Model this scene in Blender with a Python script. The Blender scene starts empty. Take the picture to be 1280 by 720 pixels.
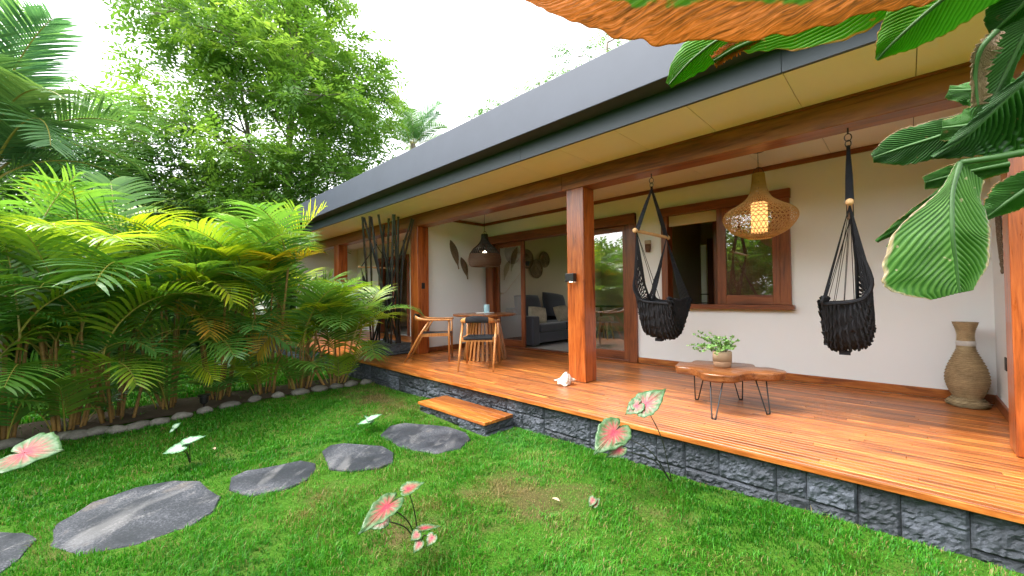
import bpy, math, random
import numpy as np
from mathutils import Vector, Matrix, noise

# ------------------------------------------------------------------ camera, sky, sun, exposure
S = bpy.context.scene
COL = S.collection
CAM_LOC = Vector((0.573, -3.023, 1.05))
FWD = Vector((-0.70170, 0.71221, 0.01889)); RGT = Vector((0.71214, 0.70194, -0.01222)); UPV = Vector((0.02197, -0.00488, 0.99975))
FPX = 500.57
cam = bpy.data.cameras.new('camera'); cam.sensor_width = 36; cam.lens = 36 * FPX / 1280
cam.clip_start = 0.05; cam.clip_end = 400
co = bpy.data.objects.new('camera', cam); COL.objects.link(co)
co.matrix_world = Matrix(((RGT.x, UPV.x, -FWD.x, CAM_LOC.x), (RGT.y, UPV.y, -FWD.y, CAM_LOC.y), (RGT.z, UPV.z, -FWD.z, CAM_LOC.z), (0, 0, 0, 1)))
S.camera = co

SUN_EL, SUN_AZ = math.radians(58), math.radians(215)     # azimuth clockwise from +Y
w = bpy.data.worlds.new('World'); S.world = w; w.use_nodes = True
nt = w.node_tree; nt.nodes.clear()
sky = nt.nodes.new('ShaderNodeTexSky'); sky.sky_type = 'NISHITA'; sky.sun_disc = False
sky.sun_elevation = SUN_EL; sky.sun_rotation = SUN_AZ; sky.air_density = 1.0; sky.dust_density = 4.0; sky.ozone_density = 1.0
hs = nt.nodes.new('ShaderNodeHueSaturation'); hs.inputs['Saturation'].default_value = 0.13; hs.inputs['Value'].default_value = 1.9
bg = nt.nodes.new('ShaderNodeBackground'); bg.inputs['Strength'].default_value = 0.15
wo = nt.nodes.new('ShaderNodeOutputWorld')
nt.links.new(sky.outputs[0], hs.inputs['Color']); nt.links.new(hs.outputs[0], bg.inputs[0]); nt.links.new(bg.outputs[0], wo.inputs[0])
sl = bpy.data.lights.new('sun', 'SUN'); sl.energy = 1.0; sl.angle = math.radians(14); sl.color = (1.0, 0.95, 0.87)
so = bpy.data.objects.new('sun', sl); COL.objects.link(so)
sd = Vector((math.sin(SUN_AZ) * math.cos(SUN_EL), math.cos(SUN_AZ) * math.cos(SUN_EL), math.sin(SUN_EL)))
so.rotation_euler = (-sd).to_track_quat('-Z', 'Y').to_euler(); so.location = (0, -6, 12)
S.view_settings.view_transform = 'Standard'; S.view_settings.look = 'None'; S.view_settings.gamma = 1
S.view_settings.use_curve_mapping = False
S.view_settings.exposure = 1.5
try:
    S.cycles.use_denoising = True; S.cycles.max_bounces = 10; S.cycles.diffuse_bounces = 6; S.cycles.transparent_max_bounces = 12
    S.cycles.transmission_bounces = 8; S.cycles.sample_clamp_indirect = 8; S.cycles.caustics_reflective = False; S.cycles.caustics_refractive = False
except Exception: pass

# ------------------------------------------------------------------ helpers
RNG = random.Random(7)
NP = np.random.default_rng(11)
PI = math.pi

def at(px, py, **k):
    """world point where the sight line of photo pixel (px, py) meets X=, Y=, Z= or distance D="""
    d = FWD * FPX + RGT * (px - 640) - UPV * (py - 360)
    (a, v), = k.items()
    if a == 'D': return CAM_LOC + d.normalized() * v
    i = 'XYZ'.index(a)
    return CAM_LOC + d * ((v - CAM_LOC[i]) / d[i])

def prop(o, label=None, cat=None, group=None, kind=None):
    if label: o['label'] = label
    if cat: o['category'] = cat
    if group: o['group'] = group
    if kind: o['kind'] = kind
    return o

def thing(name, label, cat, loc, rz=0.0, group=None):
    o = bpy.data.objects.new(name, None); COL.objects.link(o)
    o.location = loc; o.rotation_euler = (0, 0, rz); o.empty_display_size = .05
    return prop(o, label, cat, group)

def rootloc(p):
    v = Vector((0, 0, 0))
    while p is not None:
        v += p.location; p = p.parent
    return v

def link_mesh(name, me, mats, parent=None):
    o = bpy.data.objects.new(name, me); COL.objects.link(o)
    for m in (mats if isinstance(mats, (list, tuple)) else [mats]): me.materials.append(m)
    if parent is not None: o.parent = parent
    return o

def bevel(o, wdt=.004, seg=2):
    b = o.modifiers.new('bevel', 'BEVEL'); b.width = wdt; b.segments = seg; b.limit_method = 'ANGLE'; b.angle_limit = math.radians(40)
    return o

class MB:
    """collects shapes into ONE mesh"""
    def __init__(s): s.v = []; s.f = []; s.t = []; s.m = []; s.uv = {}; s.cur = .5; s.mat = 0
    def add(s, vs, fs, uvs=None):
        b = len(s.v)
        for k, v in enumerate(vs):
            s.v.append(tuple(v)); s.t.append(s.cur)
            if uvs: s.uv[b + k] = uvs[k]
        for f in fs: s.f.append(tuple(b + i for i in f)); s.m.append(s.mat)
    def box(s, x0, x1, y0, y1, z0, z1):
        s.add([(x0,y0,z0),(x1,y0,z0),(x1,y1,z0),(x0,y1,z0),(x0,y0,z1),(x1,y0,z1),(x1,y1,z1),(x0,y1,z1)],
              [(3,2,1,0),(4,5,6,7),(0,1,5,4),(1,2,6,5),(2,3,7,6),(3,0,4,7)])
    def beam(s, a, b, wx, wy, up=(0,0,1), tw=1.0):
        a = Vector(a); b = Vector(b); d = (b - a).normalized(); u = Vector(up)
        if abs(d.dot(u)) > .98: u = Vector((1,0,0))
        x = d.cross(u).normalized(); y = x.cross(d)
        vs = []
        for p, k in ((a, 1), (b, tw)):
            for sx, sy in ((-1,-1),(1,-1),(1,1),(-1,1)): vs.append(p + x*(sx*wx/2*k) + y*(sy*wy/2*k))
        s.add(vs, [(3,2,1,0),(4,5,6,7),(0,1,5,4),(1,2,6,5),(2,3,7,6),(3,0,4,7)])
    def tube(s, pts, r, n=8, closed=False, cap=True):
        pts = [Vector(p) for p in pts]; N = len(pts)
        rs = r if isinstance(r, (list, tuple)) else [r]*N
        ref = None; vs = []
        for i, p in enumerate(pts):
            if closed: d = pts[(i+1) % N] - pts[i-1]
            else: d = pts[min(i+1, N-1)] - pts[max(i-1, 0)]
            if d.length < 1e-9: d = Vector((0,0,1))
            d.normalize()
            if ref is None: ref = d.orthogonal().normalized()
            ref = ref - d*ref.dot(d)
            if ref.length < 1e-6: ref = d.orthogonal()
            ref.normalize(); q = d.cross(ref)
            for k in range(n):
                a = 2*PI*k/n; vs.append(p + (ref*math.cos(a) + q*math.sin(a))*rs[i])
        fs = []
        for i in range(N if closed else N-1):
            j = (i+1) % N
            for k in range(n): fs.append((i*n+k, i*n+(k+1) % n, j*n+(k+1) % n, j*n+k))
        if cap and not closed: fs += [tuple(range(n-1,-1,-1)), tuple((N-1)*n+k for k in range(n))]
        s.add(vs, fs)
    def lathe(s, prof, n=32, c=(0,0,0), wob=0):
        c = Vector(c); vs = []
        for i, (r, z) in enumerate(prof):
            for k in range(n):
                a = 2*PI*k/n; rr = r*(1 + wob*noise.noise(Vector((math.cos(a)*2, math.sin(a)*2, z*9))))
                vs.append(c + Vector((rr*math.cos(a), rr*math.sin(a), z)))
        fs = []
        for i in range(len(prof)-1):
            for k in range(n): fs.append((i*n+k, i*n+(k+1) % n, (i+1)*n+(k+1) % n, (i+1)*n+k))
        if prof[0][0] > 1e-5: fs.append(tuple(range(n-1,-1,-1)))
        if prof[-1][0] > 1e-5: fs.append(tuple((len(prof)-1)*n+k for k in range(n)))
        s.add(vs, fs)
    def grid(s, P, uv=None, wrap=False):
        R, C = len(P), len(P[0]); vs = [p for row in P for p in row]
        fs = [(i*C+j, i*C+j+1, (i+1)*C+j+1, (i+1)*C+j) for i in range(R-1) for j in range(C-1)]
        s.add(vs, fs, [u for row in uv for u in row] if uv else None)
    def prism(s, out, z0, z1):
        n = len(out)
        s.add([(x,y,z0) for x,y in out] + [(x,y,z1) for x,y in out],
              [tuple(range(n-1,-1,-1)), tuple(range(n,2*n))] + [(i,(i+1) % n,n+(i+1) % n,n+i) for i in range(n)])
    def blob(s, c, rad, seed=0, sub=2, rough=.25, rot=0.0):
        import bmesh
        bm = bmesh.new(); bmesh.ops.create_icosphere(bm, subdivisions=sub, radius=1)
        c = Vector(c); M = Matrix.Rotation(rot, 3, 'Z'); vs = []
        for v in bm.verts:
            p = v.co.copy(); k = 1 + rough*noise.noise(p*1.3 + Vector((seed*3.7, seed, 0))) + rough*.4*noise.noise(p*3.1 + Vector((seed, 9, 2)))
            p = p*k; vs.append(c + M @ Vector((p.x*rad[0], p.y*rad[1], p.z*rad[2])))
        s.add(vs, [tuple(v.index for v in f.verts) for f in bm.faces]); bm.free()
    def build(s, name, mats, parent=None, smooth=False, local=False):
        off = Vector((0,0,0)); own = None
        if parent is not None and not local: off = rootloc(parent)
        if parent is None:
            A = np.array(s.v); own = Vector(((A[:,0].min()+A[:,0].max())/2, (A[:,1].min()+A[:,1].max())/2, A[:,2].min())); off = own
        me = bpy.data.meshes.new(name)
        me.from_pydata([(v[0]-off.x, v[1]-off.y, v[2]-off.z) for v in s.v], [], s.f)
        at_ = me.attributes.new('tint', 'FLOAT', 'POINT'); at_.data.foreach_set('value', np.array(s.t, dtype=np.float32))
        if s.uv:
            ul = me.uv_layers.new(name='UVMap')
            li = np.empty(len(me.loops), dtype=np.int32); me.loops.foreach_get('vertex_index', li)
            uvs = np.array([s.uv.get(int(i), (0, 0)) for i in li], dtype=np.float32); ul.data.foreach_set('uv', uvs.ravel())
        o = link_mesh(name, me, mats, parent)
        if any(s.m): me.polygons.foreach_set('material_index', np.array(s.m, dtype=np.int32))
        if smooth: me.polygons.foreach_set('use_smooth', np.ones(len(me.polygons), dtype=bool))
        me.update()
        if own is not None: o.location = own
        return o

def np_mesh(name, V, F, tint, mats, parent=None, off=(0,0,0)):
    V = np.asarray(V, dtype=np.float32) - np.asarray(off, dtype=np.float32); F = np.asarray(F, dtype=np.int32); k = F.shape[1]
    me = bpy.data.meshes.new(name)
    me.vertices.add(len(V)); me.vertices.foreach_set('co', V.ravel())
    me.loops.add(F.size); me.loops.foreach_set('vertex_index', F.ravel())
    me.polygons.add(len(F)); me.polygons.foreach_set('loop_start', np.arange(0, F.size, k, dtype=np.int32))
    a = me.attributes.new('tint', 'FLOAT', 'POINT'); a.data.foreach_set('value', np.asarray(tint, dtype=np.float32))
    me.update(calc_edges=True); me.validate()
    return link_mesh(name, me, mats, parent)

def crom(P, n):
    """smooth curve through control tuples, n samples"""
    P = [np.array(p, float) for p in P]; Q = [2*P[0]-P[1]] + P + [2*P[-1]-P[-2]]
    out = []
    for i in range(n):
        t = i/(n-1)*(len(P)-1); k = min(int(t), len(P)-2); t -= k
        a, b, c, d = Q[k], Q[k+1], Q[k+2], Q[k+3]
        out.append(.5*((2*b) + (c-a)*t + (2*a-5*b+4*c-d)*t*t + (3*b-a-3*c+d)*t**3))
    return out

# ------------------------------------------------------------------ materials
class NB:
    def __init__(s, name):
        s.m = bpy.data.materials.new(name); s.m.use_nodes = True; s.t = s.m.node_tree; s.t.nodes.clear()
        s.out = s.n('ShaderNodeOutputMaterial')
    def n(s, k, **kw):
        x = s.t.nodes.new(k)
        for a, b in kw.items():
            if a.startswith('i_'):
                key = a[2:]; key = int(key) if key.isdigit() else key.replace('_', ' ')
                x.inputs[key].default_value = b
            else: setattr(x, a, b)
        return x
    def l(s, a, b): s.t.links.new(a, b); return b
    def coords(s, scale=(1,1,1), src='Object', rot=(0,0,0)):
        c = s.n('ShaderNodeTexCoord'); m = s.n('ShaderNodeMapping'); m.inputs['Scale'].default_value = scale; m.inputs['Rotation'].default_value = rot
        s.l(c.outputs[src], m.inputs[0]); return m.outputs[0]
    def noise(s, vec, scale, detail=6, rough=.6, dist=0):
        x = s.n('ShaderNodeTexNoise'); x.inputs['Scale'].default_value = scale; x.inputs['Detail'].default_value = detail
        x.inputs['Roughness'].default_value = rough; x.inputs['Distortion'].default_value = dist
        if vec is not None: s.l(vec, x.inputs['Vector'])
        return x.outputs[0]
    def ramp(s, fac, stops, interp='LINEAR'):
        x = s.n('ShaderNodeValToRGB'); e = x.color_ramp; e.interpolation = interp
        while len(e.elements) < len(stops): e.elements.new(.5)
        for k, (p, c) in enumerate(stops):
            e.elements[k].position = p; e.elements[k].color = (c if len(c) == 4 else (*c, 1)) if isinstance(c, (tuple, list)) else (c, c, c, 1)
        s.l(fac, x.inputs[0]); return x.outputs[0]
    def mix(s, a, b, fac, mode='MIX'):
        x = s.n('ShaderNodeMix', data_type='RGBA', blend_type=mode)
        for sock, v in ((x.inputs[6], a), (x.inputs[7], b), (x.inputs[0], fac)):
            if hasattr(v, 'is_linked') or hasattr(v, 'links'): s.l(v, sock)
            elif isinstance(v, (int, float)): sock.default_value = v if sock == x.inputs[0] else (v, v, v, 1)
            else: sock.default_value = (*v, 1)
        return x.outputs[2]
    def math(s, op, a, b=0.0):
        x = s.n('ShaderNodeMath', operation=op)
        for k, v in enumerate((a, b)):
            if isinstance(v, (int, float)): x.inputs[k].default_value = v
            else: s.l(v, x.inputs[k])
        return x.outputs[0]
    def tint(s): return s.n('ShaderNodeAttribute', attribute_name='tint').outputs['Fac']
    def bump(s, h, strength=.3, dist=.01):
        x = s.n('ShaderNodeBump'); x.inputs['Strength'].default_value = strength; x.inputs['Distance'].default_value = dist
        s.l(h, x.inputs['Height']); return x.outputs[0]
    def bsdf(s, col, rough=.5, normal=None, spec=.5, metal=0, coat=0, sheen=0, trans=0):
        p = s.n('ShaderNodeBsdfPrincipled')
        for k, v in (('Base Color', col), ('Roughness', rough)):
            if isinstance(v, (int, float)): p.inputs[k].default_value = v
            elif isinstance(v, (tuple, list)): p.inputs[k].default_value = (*v[:3], 1)
            else: s.l(v, p.inputs[k])
        p.inputs['Specular IOR Level'].default_value = spec; p.inputs['Metallic'].default_value = metal
        p.inputs['Coat Weight'].default_value = coat; p.inputs['Coat Roughness'].default_value = .15; p.inputs['Sheen Weight'].default_value = sheen
        if normal is not None: s.l(normal, p.inputs['Normal'])
        return p
    def done(s, sh): s.l(sh.outputs[0] if hasattr(sh, 'outputs') else sh, s.out.inputs[0]); return s.m

def m_wood(name, dark, mid, light, axis='x', rough=.35, coat=.25, tint=.5, grain=1.0, scale=1.0):
    b = NB(name); k = {'x': (1.2, 14, 14), 'y': (14, 1.2, 14), 'z': (14, 14, 1.2)}[axis]
    k = tuple(v*scale for v in k)
    co_ = b.coords(k); t = b.tint()
    off = b.n('ShaderNodeVectorMath', operation='ADD'); b.l(co_, off.inputs[0])
    cx = b.n('ShaderNodeCombineXYZ')
    for i, mu in enumerate((37., 53., 71.)): b.l(b.math('MULTIPLY', t, mu), cx.inputs[i])
    b.l(cx.outputs[0], off.inputs[1])
    g1 = b.noise(off.outputs[0], 1.1, 7, .65, 1.2); g2 = b.noise(off.outputs[0], 5.5, 4, .6, .4)
    f = b.math('ADD', b.math('MULTIPLY', g1, .72*grain), b.math('MULTIPLY', g2, .28*grain))
    c = b.ramp(f, [(.34, dark), (.5, mid), (.68, light)])
    tv = b.ramp(t, [(0, .38), (.5, .92), (1, 1.6)])
    c2 = b.mix(c, tv, tint, 'MULTIPLY')
    rr = b.ramp(g2, [(.3, rough*.8), (.7, min(1, rough*1.3))])
    return b.done(b.bsdf(c2, rr, b.bump(f, .25, .004), coat=coat))

def m_flat(name, col, rough=.5, var=.08, scale=6, bump=.05, bscale=60, spec=.5, metal=0, coat=0, sheen=0, src='Object'):
    b = NB(name); v = b.coords((1,1,1), src)
    n1 = b.noise(v, scale, 5); n2 = b.noise(v, bscale, 4)
    c = b.mix(tuple(x*(1-var) for x in col), tuple(min(1, x*(1+var)) for x in col), n1)
    return b.done(b.bsdf(c, rough, b.bump(n2, bump, .004), spec=spec, metal=metal, coat=coat, sheen=sheen))

def m_leaf(name, dark, mid, light, rough=.45, trans=.35, objcol=False, spec=.4):
    b = NB(name); t = b.tint(); n1 = b.noise(b.coords((1,1,1)), 3.0, 3)
    f = b.math('ADD', b.math('MULTIPLY', t, .75), b.math('MULTIPLY', n1, .25))
    c = b.ramp(f, [(.05, dark), (.45, mid), (.9, light)])
    if objcol:
        oi = b.n('ShaderNodeObjectInfo'); c = b.mix(c, oi.outputs['Color'], 1.0, 'MULTIPLY')
    p = b.bsdf(c, rough, spec=spec)
    tr = b.n('ShaderNodeBsdfTranslucent'); b.l(b.mix(c, (1.35, 1.25, .6), 1.0, 'MULTIPLY'), tr.inputs[0])
    mx = b.n('ShaderNodeMixShader'); mx.inputs[0].default_value = trans
    b.l(p.outputs[0], mx.inputs[1]); b.l(tr.outputs[0], mx.inputs[2]); return b.done(mx)

def m_linen():
    b = NB('linen_plaster'); v = b.coords((1,1,1))
    w1 = b.n('ShaderNodeTexWave', wave_type='BANDS', bands_direction='Z'); w1.inputs['Scale'].default_value = 55; w1.inputs['Distortion'].default_value = 3; w1.inputs['Detail'].default_value = 3
    w2 = b.n('ShaderNodeTexWave', wave_type='BANDS', bands_direction='DIAGONAL'); w2.inputs['Scale'].default_value = 45; w2.inputs['Distortion'].default_value = 4
    b.l(v, w1.inputs[0]); b.l(v, w2.inputs[0])
    h = b.math('ADD', w1.outputs['Fac'], w2.outputs['Fac']); n1 = b.noise(v, 1.3, 4); n2 = b.noise(v, 90, 3)
    c = b.mix((.75, .775, .80), (.82, .835, .85), n1)
    c = b.mix(c, b.ramp(h, [(.2, .93), (1.4, 1.03)]), .6, 'MULTIPLY')
    return b.done(b.bsdf(c, .8, b.bump(b.math('ADD', h, n2), .12, .002), spec=.25))

def m_stone(name, a, c_, rough=.75, bs=.6, fine=70, wet=0):
    b = NB(name); v = b.coords((1,1,1)); t = b.tint()
    n1 = b.noise(v, 5, 8, .7); n2 = b.noise(v, fine, 6, .75); n3 = b.noise(v, 26, 5, .7)
    f = b.math('ADD', b.math('MULTIPLY', n1, .4), b.math('ADD', b.math('MULTIPLY', n2, .35), b.math('MULTIPLY', n3, .25)))
    c = b.ramp(f, [(.32, a), (.62, c_)])
    c = b.mix(c, b.ramp(t, [(0, .6), (1, 1.4)]), 1.0, 'MULTIPLY')
    return b.done(b.bsdf(c, b.ramp(n1, [(.35, rough*.75), (.65, rough)]), b.bump(f, bs, .02), spec=.5))

def m_glass():
    b = NB('window_glass'); fr = b.n('ShaderNodeFresnel'); fr.inputs[0].default_value = 3.0; ge = b.n('ShaderNodeNewGeometry'); ff = b.math('MULTIPLY', fr.outputs[0], b.math('SUBTRACT', 1.0, ge.outputs['Backfacing']))
    tr = b.n('ShaderNodeBsdfTransparent'); tr.inputs[0].default_value = (.93, .96, .95, 1)
    gl = b.n('ShaderNodeBsdfGlossy'); gl.inputs['Roughness'].default_value = .0; gl.inputs[0].default_value = (1,1,1,1)
    mx = b.n('ShaderNodeMixShader'); b.l(ff, mx.inputs[0]); b.l(tr.outputs[0], mx.inputs[1]); b.l(gl.outputs[0], mx.inputs[2]); return b.done(mx)

def m_emit(name, col, st):
    b = NB(name); e = b.n('ShaderNodeEmission'); e.inputs[0].default_value = (*col, 1); e.inputs[1].default_value = st; return b.done(e)

def m_slate(seed):
    b = NB('slate_slab'); v = b.coords((1,1,1)); oi = b.n('ShaderNodeObjectInfo')
    av = b.n('ShaderNodeVectorMath', operation='ADD'); b.l(v, av.inputs[0])
    cx = b.n('ShaderNodeCombineXYZ'); b.l(b.math('MULTIPLY', oi.outputs['Random'], 30), cx.inputs[0]); b.l(cx.outputs[0], av.inputs[1])
    m0 = b.n('ShaderNodeMapping'); m0.inputs['Rotation'].default_value = (0, 0, -2.27); b.l(av.outputs[0], m0.inputs[0])
    mp = b.n('ShaderNodeMapping'); mp.inputs['Scale'].default_value = (2.2, 6, 3); b.l(m0.outputs[0], mp.inputs[0])
    st = b.noise(mp.outputs[0], 1.5, 6, .6, .8); sp = b.noise(av.outputs[0], 70, 6, .85); lg = b.noise(av.outputs[0], 2.5, 5)
    c = b.ramp(b.math('ADD', b.math('MULTIPLY', sp, .6), b.math('MULTIPLY', lg, .4)), [(.36, (.006, .008, .011)), (.50, (.022, .026, .034)), (.62, (.115, .12, .135))])
    c = b.mix(c, (.24, .235, .235), b.math('MULTIPLY', b.ramp(st, [(.54, 0.), (.68, .6)]), b.ramp(sp, [(.42, .0), (.58, 1.)])))
    c = b.mix(c, (.22, .215, .215), b.math('MULTIPLY', b.ramp(b.noise(mp.outputs[0], .55, 3, .5, .4), [(.57, 0.), (.66, .4)]), .9))
    c = b.mix(c, (.12, .085, .05), b.ramp(lg, [(.6, 0.), (.72, .5)]))
    h = b.math('ADD', b.math('MULTIPLY', sp, .5), st)
    return b.done(b.bsdf(c, b.ramp(lg, [(.35, .5), (.6, .8)]), b.bump(h, .3, .01), spec=.35))

def m_caladium(pale=False):
    b = NB('caladium_pale' if pale else 'caladium_leaf'); uv = b.n('ShaderNodeUVMap', uv_map='UVMap'); sx = b.n('ShaderNodeSeparateXYZ'); b.l(uv.outputs[0], sx.inputs[0])
    r, th = sx.outputs[0], sx.outputs[1]; n1 = b.noise(b.coords((1,1,1)), 45, 5, .7)
    ve = b.n('ShaderNodeMath', operation='SINE'); b.l(b.math('MULTIPLY', th, 2*PI*11), ve.inputs[0])
    vein = b.math('POWER', b.math('ABSOLUTE', ve.outputs[0]), 7.0)
    core = b.ramp(b.math('ADD', r, b.math('MULTIPLY', b.math('SUBTRACT', n1, .5), .55)), [(.16, 1.), (.55, .0)])
    f = b.math('MAXIMUM', core, b.math('MULTIPLY', b.math('SUBTRACT', 1, vein), b.ramp(r, [(.0, 1.), (.5, .65), (.85, 0.)])))
    if pale: c = b.mix((.08, .22, .10), (.38, .50, .37), b.ramp(b.math('ADD', f, b.math('MULTIPLY', n1, .7)), [(.3, 0.), (.8, 1.)]))
    else:
        g = b.mix((.02, .09, .016), (.11, .18, .08), b.ramp(n1, [(.42, 0.), (.65, 1.)]))
        c = b.mix(g, b.mix((.30, .004, .026), (.36, .03, .055), n1), f)
    p = b.bsdf(c, .45, b.bump(b.math('ADD', vein, n1), .2, .004))
    tr = b.n('ShaderNodeBsdfTranslucent'); b.l(c, tr.inputs[0]); mx = b.n('ShaderNodeMixShader'); mx.inputs[0].default_value = .15
    b.l(p.outputs[0], mx.inputs[1]); b.l(tr.outputs[0], mx.inputs[2]); return b.done(mx)

def m_bigleaf(name, g0, g1, dead, edge, trans=.35, patch=0.0, nscale=7.0, aw=.22, vb=.28):
    """UV: u along the midrib, v across (-1..1 as 0..1). dead edges, side veins, brown patches"""
    b = NB(name); uv = b.n('ShaderNodeUVMap', uv_map='UVMap'); sx = b.n('ShaderNodeSeparateXYZ'); b.l(uv.outputs[0], sx.inputs[0])
    u = sx.outputs[0]; a = b.math('ABSOLUTE', b.math('SUBTRACT', b.math('MULTIPLY', sx.outputs[1], 2), 1))
    ph = b.math('SUBTRACT', b.math('MULTIPLY', u, 30.0), b.math('MULTIPLY', a, 7.0))
    wv = b.n('ShaderNodeMath', operation='SINE'); b.l(b.math('MULTIPLY', ph, 2*PI), wv.inputs[0]); vein = wv.outputs[0]
    fine = b.n('ShaderNodeMath', operation='SINE'); b.l(b.math('MULTIPLY', ph, 2*PI*3), fine.inputs[0])
    v = b.coords((1,1,1)); n1 = b.noise(v, nscale, 6, .65, .5); n2 = b.noise(v, 40, 5, .7)
    c = b.mix(g0, g1, b.ramp(b.math('ADD', b.math('MULTIPLY', vein, .2), b.math('ADD', n1, b.math('MULTIPLY', fine.outputs[0], .05))), [(.25, 0.), (.8, 1.)]))
    mid = b.ramp(a, [(.015, 1.), (.05, 0.)]); c = b.mix(c, tuple(min(1, x*1.6+.05) for x in g1), b.math('MULTIPLY', mid, .8))
    dm = b.ramp(b.math('ADD', a, b.math('MULTIPLY', b.math('SUBTRACT', n1, .5), .5)), [(1-edge, 0.), (1-edge+.05, 1.)])
    if patch > 0: dm = b.math('MAXIMUM', dm, b.ramp(b.math('ADD', n1, b.math('MULTIPLY', a, aw)), [(1-patch, 0.), (1-patch+.04, 1.)]))
    cu = b.n('ShaderNodeCombineXYZ'); b.l(b.math('MULTIPLY', ph, 1.6), cu.inputs[0]); b.l(b.math('MULTIPLY', a, 3.0), cu.inputs[1]); fs = b.noise(cu.outputs[0], 1.5, 4, .55, 1.2)
    dc = b.ramp(b.math('ADD', b.math('MULTIPLY', fs, .6), b.math('ADD', b.math('MULTIPLY', n1, .3), b.math('MULTIPLY', n2, .1))), [(.34, tuple(x*.32 for x in dead)), (.5, dead), (.64, tuple(min(1, x*1.25+.10) for x in dead))])
    spots = b.ramp(b.noise(v, 60, 2, .5), [(.7, 0.), (.73, 1.)])
    c = b.mix(c, tuple(x*1.2 for x in dead), b.math('MULTIPLY', spots, .7)); c = b.mix(c, dc, dm)
    nm = b.bump(b.math('ADD', b.math('MULTIPLY', vein, vb), b.math('ADD', b.math('MULTIPLY', n2, .12), b.math('MULTIPLY', fine.outputs[0], .12))), .2, .003)
    p = b.bsdf(c, .38, nm); tr = b.n('ShaderNodeBsdfTranslucent'); b.l(b.mix(c, (1.3, 1.3, .7), 1.0, 'MULTIPLY'), tr.inputs[0])
    mx = b.n('ShaderNodeMixShader'); mx.inputs[0].default_value = trans; b.l(p.outputs[0], mx.inputs[1]); b.l(tr.outputs[0], mx.inputs[2]); return b.done(mx)

def m_rope(name, a, c_, scale=60, axis='Z'):
    b = NB(name); v = b.coords((1,1,1)); w1 = b.n('ShaderNodeTexWave', wave_type='BANDS', bands_direction=axis)
    w1.inputs['Scale'].default_value = scale; w1.inputs['Distortion'].default_value = 2.5; w1.inputs['Detail'].default_value = 3; b.l(v, w1.inputs[0])
    n1 = b.noise(v, 120, 3); n2 = b.noise(v, 9, 3)
    f = b.math('ADD', b.math('MULTIPLY', w1.outputs['Fac'], .6), b.math('MULTIPLY', n1, .4))
    c = b.mix(a, c_, b.ramp(f, [(.2, 0.), (.8, 1.)])); c = b.mix(c, b.ramp(n2, [(.3, .75), (.7, 1.15)]), 1., 'MULTIPLY')
    return b.done(b.bsdf(c, .8, b.bump(f, .8, .008), spec=.25))

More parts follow.
